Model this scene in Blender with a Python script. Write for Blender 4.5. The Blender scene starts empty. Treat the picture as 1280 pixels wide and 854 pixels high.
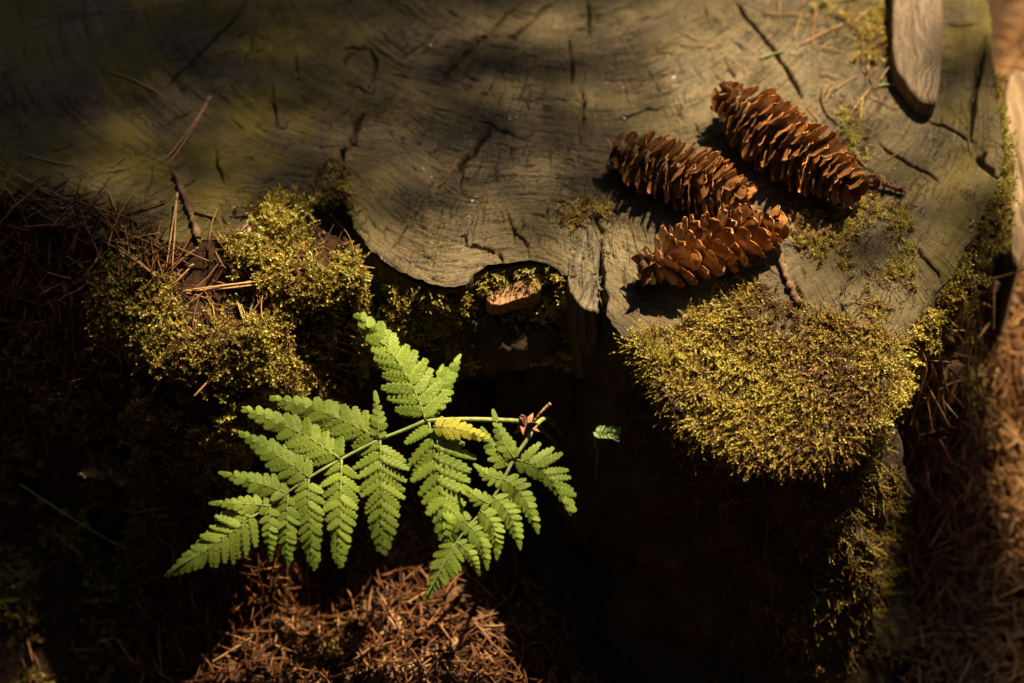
import bpy, math, random
import numpy as np
from mathutils import Vector, Matrix

# ------------------------------------------------------------------ camera, world, sun
SC = bpy.context.scene
COL = SC.collection
PITCH = math.radians(52); DIST = 1.6; FOC = 85.0; TOPZ = 0.30
VDIR = np.array([0, math.cos(PITCH), -math.sin(PITCH)])
VUP = np.array([0, math.sin(PITCH), math.cos(PITCH)])
VRT = np.array([1.0, 0, 0])
CAMP = np.array([0, 0, TOPZ]) - VDIR * DIST
cam_d = bpy.data.cameras.new('camera'); cam = bpy.data.objects.new('camera', cam_d); COL.objects.link(cam)
cam.location = CAMP; cam.rotation_euler = (math.pi/2 - PITCH, 0, 0)
cam_d.lens = FOC; cam_d.sensor_width = 36; cam_d.clip_start = 0.05; cam_d.clip_end = 400
cam_d.dof.use_dof = True; cam_d.dof.focus_distance = 1.622; cam_d.dof.aperture_fstop = 2.7
SC.camera = cam

SUN_EL = math.radians(57); SUN_AZ = math.radians(34)          # azimuth from +Y towards +X
S = np.array([math.sin(SUN_AZ)*math.cos(SUN_EL), math.cos(SUN_AZ)*math.cos(SUN_EL), math.sin(SUN_EL)])
w = bpy.data.worlds.new('World'); SC.world = w; w.use_nodes = True
nt = w.node_tree; bg = nt.nodes['Background']
sky = nt.nodes.new('ShaderNodeTexSky'); sky.sky_type = 'NISHITA'; sky.sun_disc = False
sky.sun_elevation = SUN_EL; sky.sun_rotation = SUN_AZ
nt.links.new(sky.outputs[0], bg.inputs[0]); bg.inputs[1].default_value = 0.05
sun_d = bpy.data.lights.new('sun', 'SUN'); sun_d.energy = 5.0; sun_d.angle = math.radians(0.55); sun_d.color = (1, 0.79, 0.49)
sun = bpy.data.objects.new('sun', sun_d); COL.objects.link(sun)
sun.rotation_euler = Vector(S).to_track_quat('Z', 'Y').to_euler(); sun.location = Vector(S*20)
vs = SC.view_settings; vs.view_transform = 'Standard'; vs.look = 'None'; vs.exposure = 1.65; vs.gamma = 1.0
SC.cycles.use_denoising = True
SC.cycles.max_bounces = 6

rng = np.random.default_rng(7); random.seed(7)

# ------------------------------------------------------------------ helpers
def ray(px, py):
    px = np.asarray(px, float); py = np.asarray(py, float)
    u = (px-640)/1280*36/FOC; v = (427-py)/1280*36/FOC
    return VDIR + u[..., None]*VRT + v[..., None]*VUP
def W(px, py, z=TOPZ):
    d = ray(px, py); t = (np.asarray(z)-CAMP[2])/d[..., 2]
    return CAMP + d*t[..., None]
def to_px(p):
    q = np.asarray(p)-CAMP; dep = q@VDIR
    return 640+(q@VRT)/dep*FOC/36*1280, 427-(q@VUP)/dep*FOC/36*1280
def sstep(a, b, x):
    t = np.clip((x-a)/(b-a), 0, 1); return t*t*(3-2*t)
_tab = rng.random((256, 256))
def vnoise(x, y):
    xi = np.floor(x).astype(int); yi = np.floor(y).astype(int); fx = x-xi; fy = y-yi
    fx = fx*fx*(3-2*fx); fy = fy*fy*(3-2*fy)
    g = lambda i, j: _tab[(xi+i) & 255, (yi+j) & 255]
    return (g(0,0)*(1-fx)+g(1,0)*fx)*(1-fy)+(g(0,1)*(1-fx)+g(1,1)*fx)*fy
def fbm(x, y, f=1.0, o=4):
    r = 0; a = 0.5
    for k in range(o):
        r = r + a*vnoise(x*f+17.3*k, y*f+5.1*k); f *= 2.03; a *= 0.5
    return r - 0.5
def inpoly(x, y, poly):
    x = np.asarray(x); y = np.asarray(y); c = np.zeros(x.shape, bool); P = np.asarray(poly); n = len(P)
    for i in range(n):
        x0, y0 = P[i][:2]; x1, y1 = P[(i+1) % n][:2]
        if y0 == y1: continue
        c ^= ((y0 > y) != (y1 > y)) & (x < (x1-x0)*(y-y0)/(y1-y0)+x0)
    return c
def smooth_poly(P, n, closed=True, it=2):
    P = np.asarray(P, float)
    Q = np.vstack([P, P[:1]]) if closed else P
    s = np.r_[0, np.cumsum(np.linalg.norm(np.diff(Q, axis=0), axis=1))]
    u = np.linspace(0, s[-1], n, endpoint=not closed)
    return np.stack([np.interp(u, s, Q[:, k]) for k in range(Q.shape[1])], 1)
def chaikin(P, it=2, closed=False):
    P = np.asarray(P, float)
    for _ in range(it):
        A = P if closed else P[:-1]; B = np.roll(P, -1, 0) if closed else P[1:]
        Q = np.empty((2*len(A), P.shape[1])); Q[0::2] = .75*A+.25*B; Q[1::2] = .25*A+.75*B
        P = Q if closed else np.vstack([P[:1], Q, P[-1:]])
    return P
def mesh_np(name, V, F, mat=None, smooth=True, attrs=None):
    V = np.ascontiguousarray(V, dtype=np.float32).reshape(-1, 3)
    me = bpy.data.meshes.new(name)
    groups = F if isinstance(F, list) else [F]
    groups = [np.asarray(g, dtype=np.int32) for g in groups if len(g)]
    me.vertices.add(len(V)); me.vertices.foreach_set('co', V.ravel())
    nl = sum(g.size for g in groups); nf = sum(len(g) for g in groups)
    me.loops.add(nl); me.loops.foreach_set('vertex_index', np.concatenate([g.ravel() for g in groups]))
    me.polygons.add(nf)
    tot = np.concatenate([np.full(len(g), g.shape[1], np.int32) for g in groups])
    me.polygons.foreach_set('loop_start', np.r_[0, np.cumsum(tot)[:-1]].astype(np.int32))
    me.update(calc_edges=True)
    me.polygons.foreach_set('use_smooth', np.full(nf, smooth))
    if attrs:
        for k, v in attrs.items():
            a = me.attributes.new(k, 'FLOAT', 'POINT'); a.data.foreach_set('value', np.ascontiguousarray(v, np.float32))
    if mat: me.materials.append(mat)
    return me
def obj(name, me, parent=None, mat4=None, label=None, cat=None, group=None, kind=None):
    o = bpy.data.objects.new(name, me); COL.objects.link(o)
    if parent is not None: o.parent = parent
    if mat4 is not None: o.matrix_local = mat4
    if label: o['label'] = label
    if cat: o['category'] = cat
    if group: o['group'] = group
    if kind: o['kind'] = kind
    return o
def M4(X, Y, Z, p):
    return Matrix(((X[0], Y[0], Z[0], p[0]), (X[1], Y[1], Z[1], p[1]), (X[2], Y[2], Z[2], p[2]), (0, 0, 0, 1)))
def nrm(v):
    v = np.asarray(v, float); return v/np.maximum(np.linalg.norm(v, axis=-1, keepdims=True), 1e-9)
def tube(P, R, n=6, cap=True):
    P = np.asarray(P, float); R = np.broadcast_to(R, (len(P),)); m = len(P)
    T = nrm(np.gradient(P, axis=0)); ref = np.array([0.31, 0.2, 0.93])
    if abs(T[0]@ref) > .9: ref = np.array([1., 0, 0])
    A = nrm(np.cross(T, ref)); B = np.cross(T, A)
    a = np.arange(n)/n*2*math.pi
    V = P[:, None]+R[:, None, None]*(np.cos(a)[None, :, None]*A[:, None]+np.sin(a)[None, :, None]*B[:, None])
    V = V.reshape(-1, 3); i = np.arange(m-1)[:, None]*n; j = np.arange(n)[None]; k = (j+1) % n
    F = np.stack([i+j, i+k, i+n+k, i+n+j], -1).reshape(-1, 4)
    fs = [F]
    if cap:
        V = np.vstack([V, P[:1], P[-1:]]); c0 = m*n; j = np.arange(n); k = (j+1) % n
        fs.append(np.vstack([np.stack([k, j, np.full(n, c0)], 1), np.stack([(m-1)*n+j, (m-1)*n+k, np.full(n, c0+1)], 1)]))
    return V, fs
def merge(parts):
    Vs = []; q = []; t = []; o = 0
    for V, fs in parts:
        for f in fs:
            (q if f.shape[1] == 4 else t).append(f+o)
        Vs.append(V); o += len(V)
    out = []
    if q: out.append(np.vstack(q))
    if t: out.append(np.vstack(t))
    return np.vstack(Vs), out
def bez(a, b, c, n):
    t = np.linspace(0, 1, n)[:, None]; a, b, c = map(np.asarray, (a, b, c))
    return (1-t)**2*a+2*t*(1-t)*b+t*t*c

# ------------------------------------------------------------------ materials
class NM:
    def __init__(s, name):
        s.m = bpy.data.materials.new(name); s.m.use_nodes = True; s.t = s.m.node_tree; s.t.nodes.clear()
        s.out = s.n('ShaderNodeOutputMaterial')
    def n(s, typ, **kw):
        x = s.t.nodes.new(typ)
        for k, v in kw.items(): setattr(x, k, v)
        return x
    def l(s, a, b): s.t.links.new(a, b)
    def val(s, x, v):
        if hasattr(v, 'is_linked') or isinstance(v, bpy.types.NodeSocket): s.l(v, x)
        else: x.default_value = v
    def attr(s, name): return s.n('ShaderNodeAttribute', attribute_name=name).outputs['Fac']
    def math(s, op, a, b=0.0, c=None):
        x = s.n('ShaderNodeMath', operation=op); s.val(x.inputs[0], a); s.val(x.inputs[1], b)
        if c is not None: s.val(x.inputs[2], c)
        return x.outputs[0]
    def xyz(s, a=0.0, b=0.0, c=0.0):
        x = s.n('ShaderNodeCombineXYZ'); [s.val(x.inputs[i], v) for i, v in enumerate((a, b, c))]; return x.outputs[0]
    def noise(s, vec, scale, detail=4, rough=.55, dist=0.0):
        x = s.n('ShaderNodeTexNoise'); s.l(vec, x.inputs['Vector']) if vec is not None else None
        x.inputs['Scale'].default_value = scale; x.inputs['Detail'].default_value = detail
        x.inputs['Roughness'].default_value = rough; x.inputs['Distortion'].default_value = dist
        return x.outputs['Fac']
    def ramp(s, fac, stops):
        x = s.n('ShaderNodeValToRGB'); s.l(fac, x.inputs[0]); e = x.color_ramp.elements
        while len(e) < len(stops): e.new(0.5)
        for el, (p, c) in zip(e, stops):
            el.position = p; el.color = (*c, 1) if len(c) == 3 else c
        return x.outputs[0]
    def mix(s, fac, a, b, mode='MIX'):
        x = s.n('ShaderNodeMix', data_type='RGBA', blend_type=mode); s.val(x.inputs['Factor'], fac)
        for k, v in (('A', a), ('B', b)):
            sock = [i for i in x.inputs if i.name == k and i.type == 'RGBA'][0]
            s.val(sock, v if isinstance(v, bpy.types.NodeSocket) else (*v, 1))
        return [o for o in x.outputs if o.type == 'RGBA'][0]
    def bump(s, h, strength, dist):
        x = s.n('ShaderNodeBump'); x.inputs['Strength'].default_value = strength; x.inputs['Distance'].default_value = dist
        s.l(h, x.inputs['Height']); return x.outputs[0]
    def pbr(s, col, rough=.8, bump=None, spec=.3):
        b = s.n('ShaderNodeBsdfPrincipled'); s.val(b.inputs['Base Color'], col if isinstance(col, bpy.types.NodeSocket) else (*col, 1))
        s.val(b.inputs['Roughness'], rough); b.inputs['Specular IOR Level'].default_value = spec
        if bump is not None: s.l(bump, b.inputs['Normal'])
        s.l(b.outputs[0], s.out.inputs[0]); return s.m
    def leaf(s, col, trans, rough=.5, gloss=.05, bump=None, tcol=None):
        d = s.n('ShaderNodeBsdfDiffuse'); t = s.n('ShaderNodeBsdfTranslucent'); g = s.n('ShaderNodeBsdfGlossy')
        s.val(d.inputs[0], col); s.val(t.inputs[0], tcol if tcol is not None else col); g.inputs['Roughness'].default_value = rough
        g.inputs[0].default_value = (1, 1, 1, 1)
        if bump is not None: [s.l(bump, q.inputs['Normal']) for q in (d, g)]
        a = s.n('ShaderNodeMixShader'); a.inputs[0].default_value = trans; s.l(d.outputs[0], a.inputs[1]); s.l(t.outputs[0], a.inputs[2])
        b = s.n('ShaderNodeMixShader'); s.l(a.outputs[0], b.inputs[1]); s.l(g.outputs[0], b.inputs[2])
        lw = s.n('ShaderNodeLayerWeight'); lw.inputs[0].default_value = .25
        s.l(s.math('MULTIPLY', lw.outputs['Fresnel'], gloss*6), b.inputs[0])
        s.l(b.outputs[0], s.out.inputs[0]); return s.m
    def oc(s): return s.n('ShaderNodeTexCoord').outputs['Object']
    def gen(s): return s.n('ShaderNodeTexCoord').outputs['Generated']
    def rnd(s): return s.n('ShaderNodeObjectInfo').outputs['Random']

def mat_wood():
    m = NM('weathered_cut_wood'); r = m.attr('ring'); th = m.attr('theta'); al = m.attr('algae'); o = m.oc()
    warp = m.noise(o, 9, 3); r2 = m.math('ADD', r, m.math('MULTIPLY', warp, .009))
    rings = m.noise(m.xyz(m.math('MULTIPLY', r2, 300), m.math('MULTIPLY', th, 4), 0), 1, 4, .6)
    fine = m.noise(m.xyz(m.math('MULTIPLY', r2, 900), m.math('MULTIPLY', th, 40), 0), 1, 3, .6)
    rays = m.noise(m.xyz(m.math('MULTIPLY', r, 45), m.math('MULTIPLY', th, 260), 0), 1, 3, .6)
    blot = m.noise(o, 11, 6, .62); blot2 = m.noise(o, 34, 6, .65); spk = m.noise(o, 420, 4, .7)
    base = m.ramp(blot, [(.30, (.036, .027, .018)), (.44, (.076, .058, .036)), (.58, (.122, .094, .058)), (.74, (.17, .135, .085))])
    base = m.mix(m.math('MULTIPLY', m.ramp(blot2, [(.48, (0,0,0)), (.66, (1,1,1))]), .6), base, (.05, .046, .045))
    base = m.mix(1.0, base, m.ramp(rings, [(.34, (.42, .38, .34)), (.44, (.9, .9, .9)), (.52, (1.05, 1.05, 1.03)), (.7, (1.2, 1.17, 1.1))]), 'MULTIPLY')
    base = m.mix(.8, base, m.ramp(fine, [(.28, (.55, .53, .5)), (.5, (1,1,1)), (.7, (1.18, 1.16, 1.1))]), 'MULTIPLY')
    base = m.mix(.7, base, m.ramp(rays, [(.28, (.55, .53, .5)), (.45, (1,1,1)), (.7, (1.15, 1.13, 1.08))]), 'MULTIPLY')
    base = m.mix(.85, base, m.ramp(spk, [(.33, (.45, .42, .4)), (.5, (1,1,1)), (.72, (1.5, 1.45, 1.3))]), 'MULTIPLY')
    lines = m.math('ABSOLUTE', m.math('SUBTRACT', m.noise(m.xyz(m.math('MULTIPLY', r2, 170), m.math('MULTIPLY', th, 22), 3), 1, 2, .5), .5))
    lines = m.math('MULTIPLY', m.ramp(lines, [(0, (1,1,1)), (.022, (0,0,0))]), m.ramp(m.noise(o, 26, 3), [(.45, (0,0,0)), (.6, (1,1,1))]))
    rl = m.math('ABSOLUTE', m.math('SUBTRACT', m.noise(m.xyz(m.math('MULTIPLY', r, 20), m.math('MULTIPLY', th, 75), 7), 1, 2, .5), .5))
    rl = m.math('MULTIPLY', m.ramp(rl, [(0, (1,1,1)), (.02, (0,0,0))]), m.ramp(m.noise(o, 21, 3), [(.47, (0,0,0)), (.6, (1,1,1))]))
    lines = m.math('MAXIMUM', lines, m.math('MULTIPLY', rl, .8))
    base = m.mix(m.math('MULTIPLY', lines, .75), base, (.02, .014, .009))
    ga = m.math('MULTIPLY', m.ramp(m.noise(o, 16, 6, .7), [(.36, (0,0,0)), (.58, (1,1,1))]), al)
    base = m.mix(m.math('MULTIPLY', ga, .85), base, m.mix(blot2, (.06, .047, .006), (.17, .13, .016)))
    h = m.math('ADD', m.math('MULTIPLY', rings, .9), m.math('ADD', m.math('MULTIPLY', fine, .5), m.math('ADD', m.math('MULTIPLY', rays, .5), m.math('SUBTRACT', m.math('MULTIPLY', spk, .7), m.math('MULTIPLY', lines, 1.6)))))
    return m.pbr(base, .82, m.bump(h, .9, .0011), .25)
def mat_bark():
    m = NM('bark'); o = m.oc(); n1 = m.noise(o, 22, 6, .65); n2 = m.noise(o, 130, 5, .7); li = m.noise(o, 40, 5, .7)
    c = m.ramp(n1, [(.3, (.02, .013, .008)), (.5, (.06, .042, .025)), (.7, (.12, .09, .06))])
    c = m.mix(.8, c, m.ramp(n2, [(.3, (.5, .5, .5)), (.6, (1.2, 1.2, 1.2))]), 'MULTIPLY')
    c = m.mix(m.math('MULTIPLY', m.ramp(li, [(.56, (0,0,0)), (.66, (1,1,1))]), .7), c, (.07, .075, .03))
    return m.pbr(c, .9, m.bump(m.math('ADD', n1, n2), 1, .003), .2)
def mat_soil():
    m = NM('forest_soil'); o = m.oc(); n1 = m.noise(o, 30, 6, .7); n2 = m.noise(o, 300, 5, .7)
    c = m.ramp(n1, [(.3, (.012, .007, .004)), (.5, (.035, .02, .010)), (.7, (.07, .038, .018))])
    c = m.mix(.9, c, m.ramp(n2, [(.35, (.4, .4, .4)), (.6, (1.4, 1.3, 1.2))]), 'MULTIPLY')
    return m.pbr(c, .95, m.bump(m.math('ADD', n1, n2), 1, .004), .15)
def mat_moss(name, ramp, tr=.3):
    m = NM(name); t = m.attr('tint'); u = m.attr('up')
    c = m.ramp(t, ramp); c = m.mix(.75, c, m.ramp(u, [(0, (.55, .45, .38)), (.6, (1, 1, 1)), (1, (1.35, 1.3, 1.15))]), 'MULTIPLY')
    return m.leaf(c, tr, .45, .03)
def mat_fern(name, a, b, dk=.45):
    m = NM(name); g = m.gen(); sp = m.n('ShaderNodeSeparateXYZ'); m.l(g, sp.inputs[0])
    ay = m.math('ABSOLUTE', m.math('SUBTRACT', sp.outputs[1], .5))
    c = m.mix(m.noise(m.oc(), 5, 4, .6), a, b); c = m.mix(m.math('MULTIPLY', m.rnd(), dk), c, (.11, .18, .025)); c = m.mix(m.math('MULTIPLY', m.ramp(m.noise(m.n('ShaderNodeNewGeometry').outputs['Position'], 28, 3), [(.4, (0,0,0)), (.65, (1,1,1))]), dk), c, (.12, .20, .03))
    c = m.mix(m.ramp(m.noise(m.n('ShaderNodeNewGeometry').outputs['Position'], 600, 2), [(.70, (0,0,0)), (.74, (.7,.7,.7))]), c, (.12, .09, .03))
    vein = m.math('SINE', m.math('MULTIPLY', m.math('SUBTRACT', sp.outputs[0], m.math('MULTIPLY', ay, .55)), 44))
    mid = m.ramp(ay, [(0, (1,1,1)), (.05, (0,0,0))])
    c = m.mix(m.math('MULTIPLY', mid, .45), c, (.10, .14, .03))
    c = m.mix(m.math('MULTIPLY', m.ramp(vein, [(.75, (0,0,0)), (1, (1,1,1))]), .10), c, (.08, .12, .02))
    geo = m.n('ShaderNodeNewGeometry').outputs['Position']
    h = m.math('ADD', m.math('MULTIPLY', vein, .12), m.math('MULTIPLY', m.noise(geo, 330, 4), 1.8))
    return m.leaf(c, .32, .38, .05, m.bump(h, .5, .0006), m.mix(.5, c, (.30, .40, .03)))
def mat_simple(name, ramp, scale=60, rough=.7, spec=.3, bump=.0006, rndmix=None, nscale=None):
    m = NM(name); o = m.oc(); n1 = m.noise(o, scale, 5, .65); c = m.ramp(n1, ramp)
    if rndmix: c = m.mix(m.math('MULTIPLY', m.rnd(), rndmix[0]), c, rndmix[1])
    return m.pbr(c, rough, m.bump(m.noise(o, nscale or scale*5, 4, .7), .7, bump), spec)
def mat_needle(name, ramp):
    m = NM(name); r = m.rnd(); t = m.attr('tint')
    f = m.math('FRACT', m.math('ADD', r, t))
    c = m.ramp(f, ramp)
    c = m.mix(.7, c, m.ramp(m.noise(m.n('ShaderNodeNewGeometry').outputs['Position'], 260, 4, .7), [(.35, (.5,.45,.4)), (.62, (1.25,1.2,1.15))]), 'MULTIPLY')
    return m.leaf(c, .12, .4, .05)
def mat_scale():
    m = NM('cone_scale'); g = m.gen(); sp = m.n('ShaderNodeSeparateXYZ'); m.l(g, sp.inputs[0]); r = m.rnd()
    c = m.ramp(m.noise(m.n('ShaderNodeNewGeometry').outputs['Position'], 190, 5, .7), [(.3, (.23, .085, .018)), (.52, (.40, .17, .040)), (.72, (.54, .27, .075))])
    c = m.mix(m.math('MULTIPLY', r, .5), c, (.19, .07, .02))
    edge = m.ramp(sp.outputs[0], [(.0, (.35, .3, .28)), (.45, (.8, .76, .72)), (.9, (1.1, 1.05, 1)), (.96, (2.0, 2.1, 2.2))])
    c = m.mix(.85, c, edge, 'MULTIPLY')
    st = m.noise(m.xyz(m.math('MULTIPLY', sp.outputs[0], 3), m.math('MULTIPLY', sp.outputs[1], 30), r), 1, 3)
    return m.leaf(c, .2, .33, .05, m.bump(st, .6, .0006))

WOOD = mat_wood(); BARK = mat_bark(); SOIL = mat_soil()
MOSS_Y = mat_moss('yellow_moss', [(0, (.13, .065, .022)), (.2, (.28, .18, .04)), (.45, (.45, .37, .06)), (.75, (.56, .48, .10)), (1, (.42, .46, .09))])
MOSS_G = mat_moss('olive_moss', [(0, (.09, .04, .014)), (.25, (.21, .145, .03)), (.55, (.35, .29, .045)), (.8, (.45, .40, .07)), (1, (.54, .52, .16))])
FERN = mat_fern('fern_leaf', (.20, .285, .04), (.29, .36, .06)); FERN_Y = mat_fern('fern_leaf_yellowing', (.46, .44, .05), (.55, .48, .06), .08)
STALK = mat_simple('fern_stalk', [(.3, (.12, .16, .04)), (.6, (.24, .28, .09))], 150)
NEEDLE = mat_needle('dry_needle', [(0, (.12, .055, .02)), (.3, (.26, .13, .05)), (.6, (.38, .21, .085)), (.85, (.48, .31, .15)), (1, (.2, .09, .03))]); LITTER = mat_needle('rusty_litter', [(0, (.03, .012, .006)), (.35, (.09, .034, .014)), (.65, (.17, .068, .026)), (.9, (.30, .15, .065)), (1, (.38, .22, .11))]); SCALE = mat_scale()
TWIG = mat_simple('twig_bark', [(.3, (.05, .028, .015)), (.5, (.12, .07, .035)), (.7, (.24, .16, .09))], 130, .85, .2, .0012)
GREY = None
REDBIT = mat_simple('red_bud_scale', [(.3, (.10, .022, .012)), (.5, (.22, .06, .03)), (.7, (.36, .17, .11))], 160, .6, .4, .0008, (.5, (.25, .12, .06)))
SEEDW = mat_simple('seed_wing', [(.3, (.25, .15, .09)), (.7, (.45, .33, .24))], 200, .5)
PALE = mat_simple('pale_split_wood', [(.3, (.26, .14, .065)), (.5, (.40, .25, .13)), (.7, (.5, .35, .2))], 90, .75, .2, .0015)
ROTTEN = mat_simple('rotten_red_wood', [(.3, (.03, .010, .005)), (.5, (.10, .035, .014)), (.7, (.18, .07, .03))], 60, .9, .2, .003)
LICHEN = mat_simple('lichen', [(.3, (.14, .14, .08)), (.7, (.36, .37, .25))], 200, .9)
GREEN = mat_simple('seedling_leaf', [(.3, (.09, .14, .035)), (.7, (.18, .26, .07))], 120, .5)
GRIT = mat_simple('pale_grit', [(.3, (.5, .5, .5)), (.7, (.8, .8, .78))], 100, .25, .6)
WITHER = mat_simple('withered_leaf', [(.3, (.14, .06, .035)), (.5, (.28, .13, .08)), (.7, (.42, .24, .16))], 90, .7)
DEADLEAF = mat_simple('dead_leaf', [(.3, (.05, .022, .012)), (.5, (.14, .07, .035)), (.7, (.3, .18, .1))], 40, .7)

# ------------------------------------------------------------------ stump outline and height fields
OUT_PX = [(-150,190),(-60,235),(0,255),(100,288),(200,303),(280,300),(340,288),(395,262),(424,240),(438,272),(455,304),(480,330),(510,347),(540,356),
 (572,359),(588,352),(596,338),(625,329),(660,325),(690,331),(702,342),(728,346),(742,352),(751,378),(757,397),(771,415),(800,450,.292),(830,490,.286),(860,530,.277),
 (900,560,.269),(950,582,.262),(1000,588,.262),(1050,568,.264),(1090,530,.271),(1110,480,.280),(1125,440,.286),(1150,395,.291),(1190,340,.296),(1225,285),
 (1250,232),(1258,190),(1246,120),(1242,50),(1238,0),(1226,-60),(1130,-200),(900,-290),(600,-310),(300,-270),(0,-180),(-180,-20),(-200,120)]
OUTL = np.array([W(p[0], p[1], p[2] if len(p) > 2 else TOPZ) for p in OUT_PX])
OUTL = chaikin(OUTL, 2, True)
OUTL = smooth_poly(OUTL, 900)
jit = fbm(OUTL[:, 0]+3, OUTL[:, 1]+9, 60, 3)*.006+fbm(OUTL[:, 0]+1, OUTL[:, 1]+4, 260, 2)*.0035
nx = np.roll(OUTL, -1, 0)-np.roll(OUTL, 1, 0); NOUT = nrm(np.stack([nx[:, 1], -nx[:, 0]], 1))
area = 0.5*np.sum(OUTL[:, 0]*np.roll(OUTL[:, 1], -1)-np.roll(OUTL[:, 0], -1)*OUTL[:, 1])
if area < 0: NOUT = -NOUT
OUTL[:, :2] += NOUT*jit[:, None]
PITH = W(700, -90)

def drop_r(x, y):     # the cut face falls away towards the mossy front of the right lobe
    t = np.clip((.045-y)/.16, 0, 1)*sstep(.05, .12, x)
    return .055*t**1.6+.05*sstep(.235, .33, x)*sstep(.10, -.06, y)
def cut_base(x, y):
    z = TOPZ+fbm(x, y, 7, 3)*.008+fbm(x, y, 40, 3)*.0022-drop_r(x, y)
    return z

# polar ring coordinates that follow the lobed outline
ang = np.arctan2(OUTL[:, 1]-PITH[1], OUTL[:, 0]-PITH[0]); rad = np.hypot(OUTL[:, 1]-PITH[1], OUTL[:, 0]-PITH[0])
ta = np.linspace(-math.pi, math.pi, 721)[:-1]; od = np.argsort(ang)
Rt = np.interp(ta, ang[od], rad[od], period=2*math.pi)
ker = np.exp(-np.linspace(-2.5, 2.5, 41)**2); ker /= ker.sum()
Rt = np.convolve(np.r_[Rt[-20:], Rt, Rt[:20]], ker, 'valid')
def polar(x, y):
    a = np.arctan2(y-PITH[1], x-PITH[0]); r = np.hypot(x-PITH[0], y-PITH[1])
    R = np.interp(a, ta, Rt, period=2*math.pi)
    R = .42+(R-.42)*np.clip(r/R, 0, 1.1)**3
    return r/R*.42, a

# ---- terrain: humus bank at the left, cavity in front of the stump
TC = [(-100,270,.285),(0,262,.29),(100,288,.292),(200,300,.300),(280,298,.302),(340,286,.303),(400,285,.302),(420,300,.298),
 (-100,400,.22),(0,400,.235),(100,400,.25),(200,400,.274),(300,400,.284),(370,400,.283),(430,400,.266),(470,420,.235),
 (0,550,.15),(100,540,.175),(200,520,.228),(280,520,.246),(350,500,.244),(420,470,.222),(470,470,.17),
 (250,600,.185),(320,590,.18),(150,620,.13),(200,680,.115),(100,720,.085),(0,750,.06),(-100,800,.03),(400,600,.15),(460,580,.12),(520,620,.10),
 (400,660,.095),(480,670,.085),(560,690,.08),(600,730,.082),(450,750,.08),(350,760,.07),(550,800,.075),(645,820,.075),(500,900,.085),(620,920,.08),(300,900,.06),(100,900,.03),
 (455,332,.294),(490,364,.287),(530,382,.276),(565,400,.235),(520,430,.19),(655,740,.05),(1190,425,.215),(1150,520,.19),(1130,600,.13),(1250,400,.13),(1225,550,.09),(1280,500,.07),(1200,680,.06),(1280,300,.12),(1290,700,.02),(1150,760,.03),(1120,850,.01),(1300,150,.13),(1340,400,.05),(700,800,.03),(740,880,.015)]
tp = np.array([W(*c) for c in TC])
ex = [(.0,.02,.02),(.05,-.05,.0),(.1,.05,0),(.15,-.15,0),(.1,-.3,.0),(.3,-.1,-.005),(.55,.05,.03),(.55,.2,.05),(.5,.4,.06),(.3,-.35,0),(-.1,-.42,.03),(-.35,-.42,0),(-.6,-.3,0),(-.65,0,.05),(-.65,.3,.1),(-.3,.3,.25),(0,.3,.2),(.3,.3,.1),(.5,-.3,0),(-.03,.02,.10),(0,.65,0),(-.5,.65,.02),(.5,.65,0),(0,-.65,0),(-.6,-.6,0),(.6,-.6,0)]
tp = np.vstack([tp, ex])
def tps(P, z, lam=2e-5):
    n = len(P); d = np.linalg.norm(P[:, None]-P[None], axis=-1)+1e-12; K = d*d*np.log(d)+lam*np.eye(n)
    Q = np.hstack([np.ones((n, 1)), P]); A = np.block([[K, Q], [Q.T, np.zeros((3, 3))]])
    s = np.linalg.solve(A, np.r_[z, 0, 0, 0]); return s[:n], s[n:]
tw, tq = tps(tp[:, :2], tp[:, 2])
GS = .004
gx = np.arange(-.75, .75+GS/2, GS); GX, GY = np.meshgrid(gx, gx, indexing='ij')
TZ = tq[0]+tq[1]*GX+tq[2]*GY
for i in range(len(tp)):
    d2 = (GX-tp[i, 0])**2+(GY-tp[i, 1])**2+1e-12; TZ += tw[i]*.5*d2*np.log(d2)
rr = np.maximum(np.abs(GX), np.abs(GY)); fade = 1-sstep(.55, .72, rr)
TZ = np.clip(TZ, -.02, .31)*fade
TZ += fbm(GX, GY, 16, 4)*.018+fbm(GX, GY, 60, 3)*.009
INS = inpoly(GX, GY, OUTL)
def bil(G, x, y):
    u = np.clip((np.asarray(x)+.75)/GS, 0, len(gx)-1.001); v = np.clip((np.asarray(y)+.75)/GS, 0, len(gx)-1.001)
    i = u.astype(int); j = v.astype(int); a = u-i; b = v-j
    return G[i, j]*(1-a)*(1-b)+G[i+1, j]*a*(1-b)+G[i, j+1]*(1-a)*b+G[i+1, j+1]*a*b
TZ = np.where(INS, np.minimum(TZ, cut_base(GX, GY)-.02), TZ)
SURF = np.where(INS, cut_base(GX, GY), TZ)
GNX, GNY = np.gradient(SURF, GS)
def surf(x, y): return bil(SURF, x, y)
def normal(x, y): return nrm(np.stack([-bil(GNX, x, y), -bil(GNY, x, y), np.ones_like(np.asarray(x, float))], -1))
def hit(px, py):      # where the pixel's ray meets stump top or ground
    d = ray(px, py); t = (0.36-CAMP[2])/d[..., 2]; p = CAMP+d*t[..., None]; st = d/np.linalg.norm(d, axis=-1, keepdims=True)*.0015
    done = np.zeros(p.shape[:-1], bool)
    for _ in range(420):
        below = p[..., 2] <= surf(p[..., 0], p[..., 1]); done |= below
        if done.all(): break
        p = np.where(done[..., None], p, p+st)
    return p
def hit1(px, py): return hit(np.array([px], float), np.array([py], float))[0]

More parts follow.
